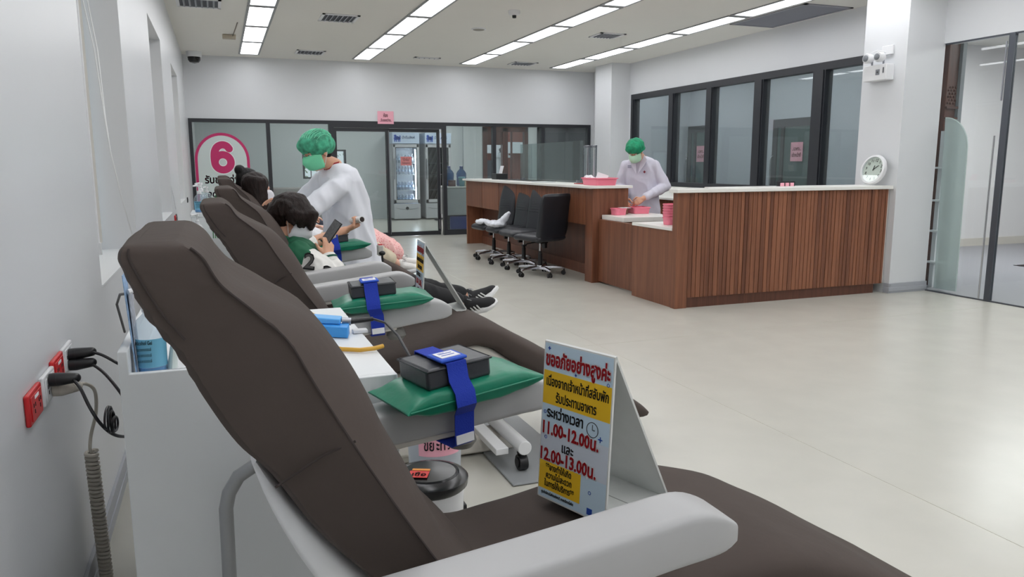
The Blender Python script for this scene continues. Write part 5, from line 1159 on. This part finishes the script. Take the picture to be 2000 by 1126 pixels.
def mask(parent, P, m_, s=1., bulge=0.):
    rows = []
    for iz, z in enumerate((.008, -.006, -.022, -.036, -.05, -.064, -.078, -.092, -.104)):
        ring = []
        wv = (.92, .98, 1, 1, 1, 1, .97, .9, .8)[iz]; pl = .003*(iz % 2)
        nose_ = (.024, .034, .045, .047, .042, .034, .028, .022, .008)[iz]+bulge
        for k in range(17):
            t_ = R(-82+164*k/16)
            ring.append(P((.010+.078*cos(t_)*wv+nose_*max(0, cos(t_*1.1))**2+pl), .074*sin(t_)*wv, z))
        rows.append(ring)
    mb = MB(); n = len(mb.v)
    for r_ in rows: mb.v += [V(p) for p in r_]
    for i in range(len(rows)-1):
        for j in range(16): mb.f.append([i*17+j, i*17+j+1, (i+1)*17+j+1, (i+1)*17+j])
    o = obj('face_mask', mb, m_, parent, ang=180); sd = o.modifiers.new('solid', 'SOLIDIFY'); sd.thickness = .003
    lp = MB()
    for q in (-1, 1): lp.tube([P(.02, .073*q, .0), P(-.008, .084*q, .026), P(-.03, .086*q, .0), P(-.012, .082*q, -.03), P(.02, .070*q, -.085)], .0018, 6)
    obj('ear_loop', lp, WHITEP, o)
    return o
def bouffant(parent, P, M, m_, s=1., hair=None):
    mb = MB(); mb.ell(P(-.022, 0, .058), (.125*s, .112*s, .098*s), M, 26, 16).ell(P(-.06, 0, .03), (.095*s, .10*s, .085*s), M, 22, 14).ell(P(.03, 0, .075), (.085*s, .098*s, .062*s), M, 22, 14)
    for k in range(26):
        a = 2*pi*k/26; mb.ell(P(-.02+.110*cos(a), .102*sin(a), .030+.024*cos(a)), (.016*s, .016*s, .018*s), M, 8, 6)
    o = blob('hair_cap', mb, m_, parent, .008, 3, disp=.006, dscale=24)
    return o
def torso_rings(mb, rows, f, n=20):
    """rows: centre, half depth along f, half width across; lofted closed"""
    f = V((f[0], f[1], 0)).normalized(); l = V((-f.y, f.x, 0)); rings = []
    for c, a, b in rows:
        c = V(c); rings.append([c+f*a*abs(cos(t_))**.8*(1 if cos(t_) > 0 else -1)+l*b*abs(sin(t_))**.8*(1 if sin(t_) > 0 else -1) for t_ in [2*pi*k/n for k in range(n)]])
    return mb.loft(rings)
def spine_rings(mb, rows, l=V((0, 1, 0)), n=20):
    """rows along a tilted spine: centre, direction of the chest (x, z), half depth, half width along y"""
    rings = []
    for c, d, a, b in rows:
        c = V(c); d = V((d[0], 0, d[1])).normalized()
        rings.append([c+d*a*abs(cos(t_))**.85*(1 if cos(t_) > 0 else -1)+l*b*abs(sin(t_))**.85*(1 if sin(t_) > 0 else -1) for t_ in [2*pi*k/n for k in range(n)]])
    return mb.loft(rings)

# --- nurse standing between the chairs
def build_nurse():
    f = V((-.90, -.44, 0)).normalized(); l = V((-f.y, f.x, 0))           # l: her left is -l ... towards the camera
    n_ = -l if l.y > 0 else l                                             # near side (towards the camera)
    t = thing('person', 'standing person in white coat, green hair cap and green mask, leaning over a donor', 'person', (.88, 5.55, 0))
    SH = V((.79, 5.56, 1.305)); HIP = V((.86, 5.57, .86))
    hc = V((.645, 5.52, 1.447)); hf = (f+V((0, -.10, -.42))); hu = V((-.25, -.1, 1))
    b = MB(); P, M = add_head(b, hc, hf, hu, 1.0)
    b.cap(hc+V((.035, .01, -.05)), SH+V((-.02, 0, .05)), .052, .058)
    torso_rings(b, [((.87, 5.57, .78), .09, .14), ((.86, 5.57, .95), .10, .15), ((.83, 5.56, 1.15), .10, .16), ((.80, 5.56, 1.29), .07, .14), ((.79, 5.56, 1.35), .05, .06)], f)
    sn, sf = SH+n_*.135+V((-.035, 0, -.065)), SH-n_*.15+V((0, 0, -.05))
    en, wn = V((.575, 5.32, 1.07)), V((.43, 5.40, 1.005)); ef, wf = V((.57, 5.80, 1.10)), V((.43, 5.93, 1.10))
    add_limb(b, [sn, en, wn], [.05, .042, .028]); add_limb(b, [sf, ef, wf], [.05, .042, .028])
    add_hand(b, wn, (-.9, .25, -.25), (.0, .3, -1), (-.2, 1, .2), .92, (.35, .4, .3)); add_hand(b, wf, (-.95, .1, .05), (0, -.3, -1), (-.2, -1, .2), .92, (.35, .4, .3))
    for q in (-1, 1):
        hp = HIP+n_*.085*q; kn = V((.90, 5.57, .47))+n_*.09*q; an = V((.93, 5.57, .09))+n_*.095*q
        add_limb(b, [hp, kn, an], [.082, .055, .038]); b.cap(an, an+f*.14+V((0, 0, -.045)), .038, .03)
    body = blob('body', b, SKIN, t, .0065, 4); add_eyes(body, P)
    mask(t, P, MASKG); cap_ = bouffant(t, P, M, CAPG)
    net = MB()
    for k in range(-6, 7):
        pts = []
        for j in range(15):
            a = R(-78+156*j/14); z = .058+.0986*cos(a)*sqrt_(1-(k*.016/.115)**2)
            pts.append(P(-.022+.126*sin(a)*sqrt_(1-(k*.016/.115)**2), k*.016+.005*sin(j*2.2+k), z))
        net.tube(pts, .0016, 5)
    obj('net_thread', net, mat('cap_thread', (140, 226, 190), .7), cap_)
    hr = MB().ell(P(-.05, 0, -.02), (.055, .072, .06), M, 16, 10); blob('hair', hr, HAIRK, t, .008, 2)
    cl = MB().lathe((0, 0, 0), [(.066, 0), (.062, .035), (.052, .03), (.056, 0)], 20); Mq = frame_matrix(SH+V((-.03, 0, .035)), (1, 0, .25), (0, 1, 0)); cl.xf(Mq); obj('red_collar', cl, REDCOL, t)
    g = MB()
    torso_rings(g, [((.885, 5.58, .52), .17, .235), ((.880, 5.58, .54), .175, .24), ((.870, 5.58, .75), .158, .215), ((.855, 5.575, .95), .142, .195), ((.83, 5.57, 1.12), .135, .195), ((.805, 5.56, 1.25), .115, .19), ((.795, 5.56, 1.325), .088, .15), ((.785, 5.56, 1.365), .062, .078)], f, 28)
    add_limb(g, [sn, en, en+(wn-en)*.35], [.076, .074, .068], 18); add_limb(g, [sf, ef, ef+(wf-ef)*.6], [.078, .068, .058], 18)
    # drape folds between arm and waist
    for k in range(4): g.cap(sn+V((.02, 0, -.05-.05*k)), V((.90-.02*k, 5.45, 1.0-.11*k)), .035, .05, 10)
    ct = blob('white_coat', g, COAT, t, .009, 5, disp=.026, dscale=6.5)
    sd = MB(); sd.tube([V((.905, 5.45, 1.08)), V((.915, 5.42, .99)), V((.90, 5.41, .93)), V((.915, 5.41, .87))], .0035, 6); obj('apron_tie', sd, COAT, ct)
    for q in (-1, 1):
        hp = HIP+n_*.085*q; kn = V((.90, 5.57, .47))+n_*.09*q; an = V((.93, 5.57, .10))+n_*.095*q
        m_ = MB(); add_limb(m_, [hp, kn, an], [.095, .075, .06]); blob('trouser_leg', m_, mat('white_trousers', (222, 222, 226), .8), t, .011, 3)
        s_ = MB(); s_.ell(an+f*.07+V((0, 0, -.065)), (.05, .05, .038)).cap(an+V((0, 0, -.06)), an+f*.15+V((0, 0, -.07)), .045, .034); blob('shoe', s_, WHITEP, t, .008, 3)
from math import sqrt
def sqrt_(x): return sqrt(max(0, x))
build_nurse()

# --- man in a white coat at the low desk
def build_staff():
    f = V((-.72, -.70, 0)).normalized(); l = V((-f.y, f.x, 0)); B = V((4.88, 8.26, 0))
    t = thing('person', 'man in lilac white coat and dark green cap working at the pink trays', 'person', B)
    SH = B+V((-.055, -.03, 1.395)); hc = B+f*.22+V((-.06, -.02, 1.502)); hf = f+V((-.05, 0, -.62)); hu = V((-.3, -.3, 1))
    b = MB(); P, M = add_head(b, hc, hf, hu, 1.03); b.cap(hc-f*.045+V((0, 0, -.05)), SH+f*.02+V((0, 0, .04)), .056, .062)
    torso_rings(b, [(B+V((0, 0, .85)), .10, .155), (B+V((-.01, 0, 1.05)), .105, .165), (B+V((-.03, -.02, 1.25)), .105, .18), (SH, .08, .16), (SH+V((0, 0, .06)), .055, .07)], f)
    W = {}
    for q, e, w_ in ((1, B+l*.29+f*.03+V((0, 0, 1.09)), B+l*.085+f*.33+V((0, 0, .945))), (-1, B-l*.28+f*.05+V((0, 0, 1.09)), B-l*.11+f*.36+V((0, 0, .925)))):
        s_ = SH+l*.175*q+V((0, 0, -.06)); W[q] = (s_, e, w_); add_limb(b, [s_, e, w_], [.055, .045, .03])
        add_hand(b, w_, (f-l*.35*q+V((0, 0, -.35))), (-l*q*.8+V((0, 0, -.6))), (f*.3+V((0, 0, 1))), 1.0, (.55, .75, .5), tcurl=.5)
    for q in (-1, 1):
        hp = B+l*.095*q+V((0, 0, .88)); kn = B+l*.10*q+f*.01+V((0, 0, .48)); an = B+l*.10*q+V((0, 0, .09)); add_limb(b, [hp, kn, an], [.09, .06, .042]); b.cap(an, an+f*.15+V((0, 0, -.045)), .04, .03)
    body = blob('body', b, SKIN, t, .0065, 4); add_eyes(body, P); mask(t, P, MASKP)
    bouffant(t, P, M, mat('cap_deep_green', (8, 138, 96), .7, bump=.5, bscale=30, var=.3, vscale=20), 1.0)
    blob('hair', MB().ell(P(-.05, 0, -.018), (.052, .074, .055), M, 16, 10), HAIRK, t, .008, 2)
    sh_ = MB(); sh_.prism([(-.035, 0), (.035, 0), (0, -.16)], 'z', 0, .02); Mv = frame_matrix(SH+f*.078+V((0, 0, .05)), l, (f*.25+V((0, 0, 1)))); sh_.xf(Mv); obj('dark_shirt', sh_, BLACKC, t)
    cl = MB().lathe((0, 0, 0), [(.070, 0), (.066, .03), (.056, .028), (.06, 0)], 20); cl.xf(frame_matrix(SH+f*.015+V((0, 0, .045)), l, f+V((0, 0, -.25)))); obj('red_collar', cl, REDCOL, t)
    g = MB(); torso_rings(g, [(B+V((.02, .02, .50)), .17, .235), (B+V((.02, .02, .52)), .172, .24), (B+V((.01, .01, .80)), .150, .215), (B+V((0, 0, 1.0)), .138, .20), (B+V((-.02, -.01, 1.2)), .138, .205), (B+V((-.04, -.02, 1.33)), .115, .20), (SH+V((0, 0, .015)), .088, .16), (SH+V((0, 0, .055)), .06, .08)], f, 28)
    for q in (-1, 1): s_, e, w_ = W[q]; add_limb(g, [s_, e, e+(w_-e)*.80], [.074, .064, .052], 18)
    ct = blob('white_coat', g, COAT2, t, .009, 5, disp=.014, dscale=7)
    for q in (-1, 1):
        lp = MB(); pts = [SH+f*.06+l*.06*q+V((0, 0, .07)), SH+f*.10+l*.105*q+V((0, 0, .02)), SH+f*.128+l*.085*q+V((0, 0, -.045)), SH+f*.142+l*.012*q+V((0, 0, -.15)), SH+f*.10+l*.03*q+V((0, 0, -.0))]
        n2 = f*.008; lp.loft([[p for p in pts], [p+n2 for p in pts]]); obj('lapel', lp, COAT2, ct)
    pm = MB(); c0 = SH+f*.122+l*.085+V((0, 0, -.13))
    for a_, b_ in ((.030, .011), (.011, .030)): pm.cbox((0, 0, 0), (a_, b_, .003)) if False else pm.add([c0+l*x*a_+V((0, 0, y*b_))+f*z for x, y, z in ((-.5, -.5, 0), (.5, -.5, 0), (.5, .5, 0), (-.5, .5, 0), (-.5, -.5, .012), (.5, -.5, .012), (.5, .5, .012), (-.5, .5, .012))], [(3, 2, 1, 0), (4, 5, 6, 7), (0, 1, 5, 4), (1, 2, 6, 5), (2, 3, 7, 6), (3, 0, 4, 7)])
    obj('red_cross', pm, DARKRED, ct)
    for k in range(3):
        c1 = SH+f*.125-l*.10+V((0, 0, -.055-.012*k)); obj('name_line', MB().add([c1+l*x*.045+V((0, 0, y*.006))+f*z for x, y, z in ((-.5, -.5, 0), (.5, -.5, 0), (.5, .5, 0), (-.5, .5, 0), (-.5, -.5, .012), (.5, -.5, .012), (.5, .5, .012), (-.5, .5, .012))], [(3, 2, 1, 0), (4, 5, 6, 7), (0, 1, 5, 4), (1, 2, 6, 5), (2, 3, 7, 6), (3, 0, 4, 7)]), mat('navy_print', (40, 48, 96), .7), ct)
    pk = SH+f*.125+l*.085+V((0, 0, -.21)); obj('pocket_edge', MB().tube([pk-l*.05, pk+l*.05], .003, 6), COAT2, ct)
    for q in (-1, 1):
        hp = B+l*.095*q+V((0, 0, .88)); kn = B+l*.10*q+f*.01+V((0, 0, .48)); an = B+l*.10*q+V((0, 0, .10))
        m_ = MB(); add_limb(m_, [hp, kn, an], [.10, .078, .062]); blob('trouser_leg', m_, BLACKC, t, .011, 3)
        s_ = MB(); s_.cap(an+V((0, 0, -.06)), an+f*.17+V((0, 0, -.068)), .045, .032); blob('shoe', s_, BLACKP, t, .008, 3)
build_staff()

# --- reclining donors
def shoe(parent, a, toe, up, m1, m2, s=1., stripes=None, name='shoe'):
    """a ankle, toe direction, up = away from the sole"""
    d = V(toe).normalized(); u = V(up); u = (u-d*u.dot(d)).normalized(); w_ = d.cross(u); a = V(a); M = Mx((d, w_, u)).transposed()
    g = MB(); Q = lambda x, y, z: a+(d*x+w_*y+u*z)*s
    g.ell(Q(-.02, 0, -.03), (.055*s, .040*s, .045*s), M).cap(Q(0, 0, -.02), Q(.13, 0, -.055), .042*s, .034*s).ell(Q(.13, 0, -.055), (.065*s, .044*s, .032*s), M).cap(Q(-.01, 0, .01), Q(0, 0, -.03), .040*s, .042*s)
    o = blob(name, g, m1, parent, .0075, 3)
    sl = MB(); out = [(-.078, .0), (-.07, .028), (-.03, .038), (.04, .037), (.11, .049), (.165, .042), (.20, .015), (.20, -.015), (.165, -.038), (.11, -.044), (.04, -.035), (-.03, -.037), (-.07, -.028)]
    sl.loft([[Q(x*.97, y*.95, -.092+.012*(x > .15)) for x, y in out], [Q(x*1.02, y*1.08, -.086+.012*(x > .15)) for x, y in out], [Q(x*1.02, y*1.08, -.066+.010*(x > .15)) for x, y in out], [Q(x*.96, y*.95, -.060+.010*(x > .15)) for x, y in out]])
    so = obj('sole', sl, m2, o)
    tr = MB().loft([[Q(x*.9, y*.88, -.0935+.012*(x > .15)) for x, y in out], [Q(x*.9, y*.88, -.0915+.012*(x > .15)) for x, y in out]]); obj('tread', tr, mat('shoe_tread', (58, 60, 64), .8), o)
    lc = MB()
    for k in range(4): lc.tube([Q(.03+.022*k, -.028, -.012-.012*k), Q(.032+.022*k, 0, .012-.013*k), Q(.03+.022*k, .028, -.012-.012*k)], .003*s, 6)
    lc.tube([Q(.02, 0, .018), Q(.005, .025, .04), Q(.03, .03, .025)], .0025*s, 6).tube([Q(.02, 0, .018), Q(.03, -.028, .035), Q(.045, -.02, .02)], .0025*s, 6)
    obj('lace', lc, mat('shoe_lace_grey', (150, 152, 154), .7), o)
    if stripes:
        st = MB()
        for k in range(3): st.cap(Q(.035+.022*k, -.040, -.062), Q(.015+.022*k, -.036, -.025), .005*s, .005*s, 6).cap(Q(.035+.022*k, .040, -.062), Q(.015+.022*k, .036, -.025), .005*s, .005*s, 6)
        obj('stripe', st, stripes, o)
    return o
def build_boy():
    y0 = 4.62
    t = thing('person', 'reclining person in green and white varsity jacket looking at a phone', 'person', (.85, y0, .62))
    hc = V((.385, y0, 1.045)); hf = V((.86, -.10, -.50)); hu = V((.50, -.04, .86))
    b = MB(); P, M = add_head(b, hc, hf, hu, 1.0)
    nk = V((.315, y0, .90)); b.cap(P(-.03, 0, -.06), nk, .054, .062)
    spine_rings(b, [((.73, y0, .615), (-.2, 1), .08, .15), ((.62, y0, .66), (.4, 1), .09, .145), ((.50, y0, .755), (.7, .8), .09, .15), ((.40, y0, .845), (.8, .6), .08, .15), ((.33, y0, .905), (.9, .5), .06, .13)])
    sn, en, wn = V((.415, y0-.20, .83)), V((.595, y0-.245, .685)), V((.56, y0-.165, .835))
    sf, ef, wf = V((.41, y0+.19, .85)), V((.525, y0+.31, .872)), V((.745, y0+.355, .945))
    add_limb(b, [sn, en, wn], [.05, .042, .027]); add_limb(b, [sf, ef, ef+(wf-ef)*.35, wf], [.05, .041, .040, .026])
    ph = V((.592, y0-.10, .972)); pd = V((.57, -.05, .80)).normalized(); pn = V((-.72, -.55, .45)); pn = (pn-pd*pn.dot(pd)).normalized(); ps = pd.cross(pn)
    add_hand(b, wn, ph-pd*.03-wn, (-.1, .6, .5), (-.8, -.3, .4), .98, (.35, .75, .6), tcurl=.4)
    add_hand(b, wf, (.78, .05, .35), (-.45, -.15, 1), (.3, -1, .1), .98, (1.0, 1.25, .8), tcurl=.75)
    LEG = []
    for q, kz, an in ((-1, .625, V((1.38, y0-.10, .505))), (1, .63, V((1.47, y0+.10, .51)))):
        hp = V((.72, y0+.09*q, .62)); kn = V((1.06, y0+.10*q, kz-.02)); LEG.append((hp, kn, an)); add_limb(b, [hp, kn, kn+(an-kn)*.35, an], [.085, .062, .058, .04])
        b.cap(an, an+V((.05, .0, -.02)), .034, .03)
    body = blob('body', b, SKIN, t, .0055, 4); add_eyes(body, P); mask(t, P, MASKW, bulge=.006)
    h = MB(); h.ell(P(-.028, 0, .052), (.116, .100, .104), M, 26, 16).ell(P(-.062, 0, .005), (.076, .090, .09), M, 20, 14).ell(P(.05, 0, .066), (.064, .085, .062), M, 20, 12)
    rr = random.Random(5)
    for k in range(60):
        a = R(rr.uniform(28, 332)); top = P(-.022+.108*cos(a), .096*sin(a), rr.uniform(.02, .07)); ln = .030 if abs(a-pi) > .95 else .085
        h.cap(top, P(-.016+.118*cos(a)-.01, .100*sin(a), .045-ln-rr.uniform(0, .03)), .022, .010, 7)
    for k in range(18):
        a = R(rr.uniform(-42, 42)); h.cap(P(.02+.08*cos(a), .09*sin(a), .09), P(.05+.072*cos(a), .086*sin(a), rr.uniform(.0, .03)), .022, .010, 7)
    for k in range(36):
        a = R(rr.uniform(0, 360)); r_ = rr.uniform(.02, .09); h.cap(P(-.02+.2*r_*cos(a), .2*r_*sin(a), .150), P(-.025+1.18*r_*cos(a), 1.05*r_*sin(a), .150-.6*r_), .012, .010, 6)
    blob('hair', h, HAIRB, t, .006, 6, disp=.004, dscale=30)
    # jacket body, sleeves, cuffs
    j = MB(); spine_rings(j, [((.86, y0, .61), (-.3, 1), .07, .17), ((.82, y0, .61), (-.2, 1), .085, .18), ((.70, y0, .635), (.2, 1), .095, .18), ((.58, y0, .695), (.55, 1), .115, .18), ((.47, y0, .79), (.75, .8), .11, .175), ((.385, y0, .875), (.85, .6), .095, .175), ((.33, y0, .925), (.9, .5), .068, .115)], n=28)
    j.cap(sn+V((-.03, .05, .03)), sn+(en-sn)*.02, .080, .084).cap(sf+V((-.03, -.05, .03)), sf, .075, .07)
    jk = blob('jacket_body', j, VEST, t, .008, 4, disp=.012, dscale=10)
    sl = MB(); add_limb(sl, [sn+(en-sn)*.16, sn+(en-sn)*.55+V((0, -.010, -.01)), en+V((.01, -.01, -.01))], [.090, .098, .088], 20); add_limb(sl, [en+V((.01, -.01, -.01)), en+(wn-en)*.55, en+(wn-en)*.82], [.078, .068, .055], 18)
    slv = blob('sleeve', sl, SLEEVE, t, .007, 4, disp=.012, dscale=13)
    sl = MB(); add_limb(sl, [sf, sf+(ef-sf)*.62], [.085, .075], 18); blob('sleeve', sl, SLEEVE, t, .008, 4, disp=.008, dscale=13)
    d = (wn-en).normalized(); c0 = en+(wn-en)*.80
    obj('cuff', MB().tube([c0, c0+d*.018, c0+d*.03, c0+d*.05], [.050, .052, .050, .042], 16), SLEEVE, slv); obj('cuff_stripe', MB().tube([c0+d*.018, c0+d*.030], .0535, 16, ), mat('cuff_green', (18, 80, 60), .7), slv)
    for ch, q in (('2', -.06), ('3', .045)):
        ax = (en-sn).normalized(); nn = V((.06, -1, .12)); nn = (nn-ax*nn.dot(ax)).normalized(); up_ = nn.cross(ax)
        cpos = sn+(en-sn)*.46+nn*.106+up_*.0+ax*q*1.15
        text(ch, .125, mat('number_outline', (30, 30, 32), .7), slv, frame_matrix(cpos, ax*.86+up_*.5, up_*.86-ax*.5), .035, ext=.006); text(ch, .108, mat('number_grey', (108, 106, 106), .7), slv, frame_matrix(cpos+nn*.007, ax*.86+up_*.5, up_*.86-ax*.5), .012, ext=.0015)
    obj('collar', MB().tube([V((.32+.072*cos(a)*.8, y0+.085*sin(a), .935+.045*cos(a)*-.7+.02)) for a in [2*pi*k/20 for k in range(20)]], .014, 8, closed=True), VEST, jk)
    ab = (wf-ef).normalized(); obj('tourniquet', MB().tube([ef+ab*.012-ab*.006, ef+ab*.022], [.0455, .0455], 18), mat('tourniquet_amber', (196, 136, 60), .5), t)
    obj('tape', MB().tube([ef+ab*.125, ef+ab*.15], [.0385, .0375], 16), mat('tape_clear', (206, 200, 190), .35), t)
    for k, (hp, kn, an) in enumerate(LEG):
        m_ = MB(); add_limb(m_, [hp, kn, kn+(an-kn)*.5, an+(kn-an)*.10], [.088, .072, .062, .055], 18); blob('trouser_leg', m_, BLACKC, t, .009, 4, disp=.008, dscale=12)
    for k, (hp, kn, an) in enumerate(LEG):
        shoe(t, an+V((.03, 0, -.0)), ((.93, -.10, .22), (.86, .22, .46))[k], ((-.3, -.45, .85), (-.42, .10, .9))[k], BLACKC, mat('sole_white', (222, 222, 222), .5), 1.0, mat('stripe_white', (216, 216, 214), .6))
    # phone and roller are held things
    ph_t = thing('phone', 'dark smartphone held in the right hand of the varsity jacket wearer', 'phone', ph)
    Mp = frame_matrix(ph, ps, pd)
    ms = 1 if (Mp.to_3x3() @ V((0, 0, 1))).dot(pn) > 0 else -1
    obj('case', MB().cbox((0, 0, 0), (.074, .155, .009)).xf(Mp), BLACKP, ph_t, bevel=.003)
    obj('screen', MB().cbox((0, 0, .005*ms), (.068, .146, .001)).xf(Mp), mat('phone_screen', (104, 104, 106), .3, var=.25, vscale=90), ph_t)
    hn = wf+V((.78, .05, .35)).normalized()*.085+V((-.45, -.15, 1)).normalized()*.03
    rt = thing('squeeze_roller', 'white squeeze roller with a dark hollow end held in the fist', 'roller', hn)
    ra = V((.35, -1, .12)).normalized()
    obj('roll', MB().cyl(hn-ra*.05, hn+ra*.085, .021, seg=20), WHITEP, rt); obj('hollow', MB().cyl(hn+ra*.0845, hn+ra*.0858, .0165, seg=18), mat('hollow_dark', (44, 34, 30), .8), rt)
build_boy()
def build_girl():
    y0 = 6.50
    t = thing('person', 'reclining person with long dark brown hair in white top and cream trousers', 'person', (.85, y0, .62))
    hc = V((.285, y0-.02, 1.165)); hf = V((.95, .22, -.12)); hu = V((.16, 0, 1))
    b = MB(); P, M = add_head(b, hc, hf, hu, .97); b.cap(P(-.02, 0, -.07), V((.27, y0, .99)), .048, .055)
    spine_rings(b, [((.73, y0, .70), (-.2, 1), .09, .15), ((.58, y0, .76), (.5, 1), .09, .14), ((.44, y0, .86), (.8, .7), .09, .15), ((.33, y0, .95), (.9, .5), .07, .15), ((.28, y0, .99), (.9, .4), .05, .10)])
    arms = []
    for q in (-1, 1):
        s_, e, w_ = V((.34, y0+.17*q, .925)), V((.52, y0+(.22 if q < 0 else .32), .80 if q < 0 else .88)), V((.70, y0+(.10 if q < 0 else .39), .84 if q < 0 else .90)); arms.append((s_, e, w_))
        add_limb(b, [s_, e, w_], [.044, .036, .024]); add_hand(b, w_, (w_-e), (0, .2*q, -1), (.1, -q, .2), .9, (.3, .35, .3))
    LEG = []
    for q, an in ((-1, V((1.40, y0-.08, .515))), (1, V((1.46, y0+.10, .53)))):
        hp, kn = V((.74, y0+.085*q, .71)), V((1.03, y0+.09*q, .745)); LEG.append((hp, kn, an)); add_limb(b, [hp, kn, an], [.08, .055, .034]); b.cap(an, an+V((.04, 0, -.02)), .030, .026)
    body = blob('body', b, SKINL, t, .0065, 4); add_eyes(body, P, .97); mask(t, P, MASKW)
    h = MB(); h.ell(P(-.028, 0, .045), (.108, .094, .098), M, 24, 14).ell(P(-.03, 0, -.04), (.088, .094, .12), M, 20, 14)
    rr = random.Random(9)
    for k in range(54):
        a = R(rr.uniform(58, 302)); h.cap(P(-.03+.075*cos(a), .085*sin(a), .08), P(-.03+.092*cos(a)+.03, .098*sin(a), -.12), .030, .026, 8); h.cap(P(-.03+.092*cos(a)+.03, .098*sin(a), -.12), P(.03+.075*cos(a), .098*sin(a), -.27-rr.uniform(0, .04)), .026, .008, 8)
    blob('hair', h, HAIRB, t, .008, 3, disp=.005, dscale=24)
    j = MB(); spine_rings(j, [((.82, y0, .70), (-.2, 1), .11, .19), ((.70, y0, .73), (.2, 1), .12, .19), ((.56, y0, .785), (.55, 1), .12, .185), ((.43, y0, .87), (.8, .7), .115, .19), ((.33, y0, .955), (.9, .5), .085, .18), ((.285, y0, 1.0), (.9, .4), .06, .10)], n=26)
    s_, e, w_ = arms[0]; add_limb(j, [s_, e, e+(w_-e)*.2], [.078, .072, .06]); s_, e, w_ = arms[1]; add_limb(j, [s_, s_+(e-s_)*.7], [.078, .07])
    tp = blob('white_top', j, mat('white_shirt', (228, 228, 232), .75, bump=.3, bscale=9), t, .009, 4, disp=.010, dscale=11)
    dn_ = MB().tube([V((.36, y0-.262, .915)), V((.375, y0-.268, .90)), V((.37, y0-.272, .88)), V((.39, y0-.27, .86))], .004, 6); obj('print_mark', dn_, INK, tp)
    for k, (hp, kn, an) in enumerate(LEG):
        m_ = MB(); add_limb(m_, [hp, kn, kn+(an-kn)*.6, an+(kn-an)*.26], [.11, .09, .085, .08], 18); blob('trouser_leg', m_, CREAM, t, .010, 4, disp=.012, dscale=11)
        shoe(t, an+V((.03, 0, 0)), ((.97, -.12, .1), (.97, .05, .15))[k], (-.1, -.15, 1), mat('shoe_white', (226, 224, 220), .6), WHITEP, .9)
    # pink floral cloth over the legs
    bk = thing('floral_blanket', 'pink floral cloth lying over the legs of the long haired person', 'blanket', (1.2, y0+.05, .7))
    mb = MB(); spine_rings(mb, [((.86, y0+.06, .79), (0, 1), .085, .22), ((.98, y0+.06, .81), (.1, 1), .10, .24), ((1.12, y0+.08, .755), (.3, 1), .105, .24), ((1.27, y0+.10, .675), (.45, 1), .10, .235), ((1.40, y0+.12, .61), (.45, 1), .085, .22), ((1.44, y0+.13, .58), (.45, 1), .06, .2)], n=26)
    FL = bpy.data.materials.new('pink_floral'); FL.use_nodes = True; nt = FL.node_tree; bs = nt.nodes['Principled BSDF']; bs.inputs['Roughness'].default_value = .8
    tc = nt.nodes.new('ShaderNodeTexCoord'); vo = nt.nodes.new('ShaderNodeTexVoronoi'); vo.inputs['Scale'].default_value = 55; cr = nt.nodes.new('ShaderNodeValToRGB')
    cr.color_ramp.elements[0].position = .18; cr.color_ramp.elements[0].color = (*lin((206, 84, 96)), 1); cr.color_ramp.elements[1].position = .34; cr.color_ramp.elements[1].color = (*lin((236, 186, 182)), 1)
    nt.links.new(tc.outputs['Object'], vo.inputs['Vector']); nt.links.new(vo.outputs['Distance'], cr.inputs[0]); nt.links.new(cr.outputs[0], bs.inputs['Base Color'])
    blob('cloth', mb, FL, bk, .009, 4, disp=.02, dscale=9)
build_girl()
def build_back():
    y0 = 7.80
    t = thing('person', 'person with black hair in the farthest donor chair, only the head in view', 'person', (.85, y0, .62))
    hc = V((.27, y0, 1.185)); b = MB(); P, M = add_head(b, hc, (.95, .2, -.1), (.15, 0, 1)); b.cap(P(-.02, 0, -.07), V((.27, y0, 1.0)), .05, .056)
    spine_rings(b, [((.73, y0, .70), (-.2, 1), .09, .15), ((.58, y0, .76), (.5, 1), .09, .14), ((.44, y0, .86), (.8, .7), .09, .15), ((.33, y0, .95), (.9, .5), .07, .15), ((.28, y0, .99), (.9, .4), .05, .10)])
    for q in (-1, 1):
        s_, e, w_ = V((.34, y0+.17*q, .925)), V((.55, y0+.24*q, .80)), V((.76, y0+.20*q, .84)); add_limb(b, [s_, e, w_], [.046, .038, .026]); add_hand(b, w_, w_-e, (0, 0, -1), (.1, -q, .1), .95)
        hp, kn, an = V((.74, y0+.09*q, .71)), V((1.02, y0+.10*q, .75)), V((1.44, y0+.10*q, .52)); add_limb(b, [hp, kn, an], [.08, .058, .036]); b.cap(an, an+V((.14, 0, .03)), .034, .026)
    body = blob('body', b, SKIN, t, .0075, 4); add_eyes(body, P)
    h = MB().ell(P(-.025, 0, .05), (.108, .096, .10), M, 22, 14).ell(P(-.05, 0, -.01), (.08, .088, .085), M, 18, 12).ell(P(-.10, 0, .12), (.05, .055, .05), M, 16, 10); blob('hair', h, HAIRK, t, .008, 3, disp=.004, dscale=26)
    j = MB(); spine_rings(j, [((.82, y0, .70), (-.2, 1), .11, .19), ((.56, y0, .785), (.55, 1), .12, .185), ((.43, y0, .87), (.8, .7), .115, .19), ((.33, y0, .955), (.9, .5), .085, .18), ((.285, y0, 1.0), (.9, .4), .06, .10)], n=24)
    for q in (-1, 1): add_limb(j, [V((.34, y0+.17*q, .925)), V((.55, y0+.24*q, .80)), V((.72, y0+.205*q, .83))], [.075, .065, .05])
    blob('dark_top', j, BLACKC, t, .010, 4, disp=.008, dscale=11)
    for q in (-1, 1):
        m_ = MB(); add_limb(m_, [V((.74, y0+.09*q, .71)), V((1.02, y0+.10*q, .75)), V((1.42, y0+.10*q, .53))], [.10, .08, .06]); blob('trouser_leg', m_, mat('navy_trousers', (40, 44, 60), .8), t, .011, 3)
build_back()
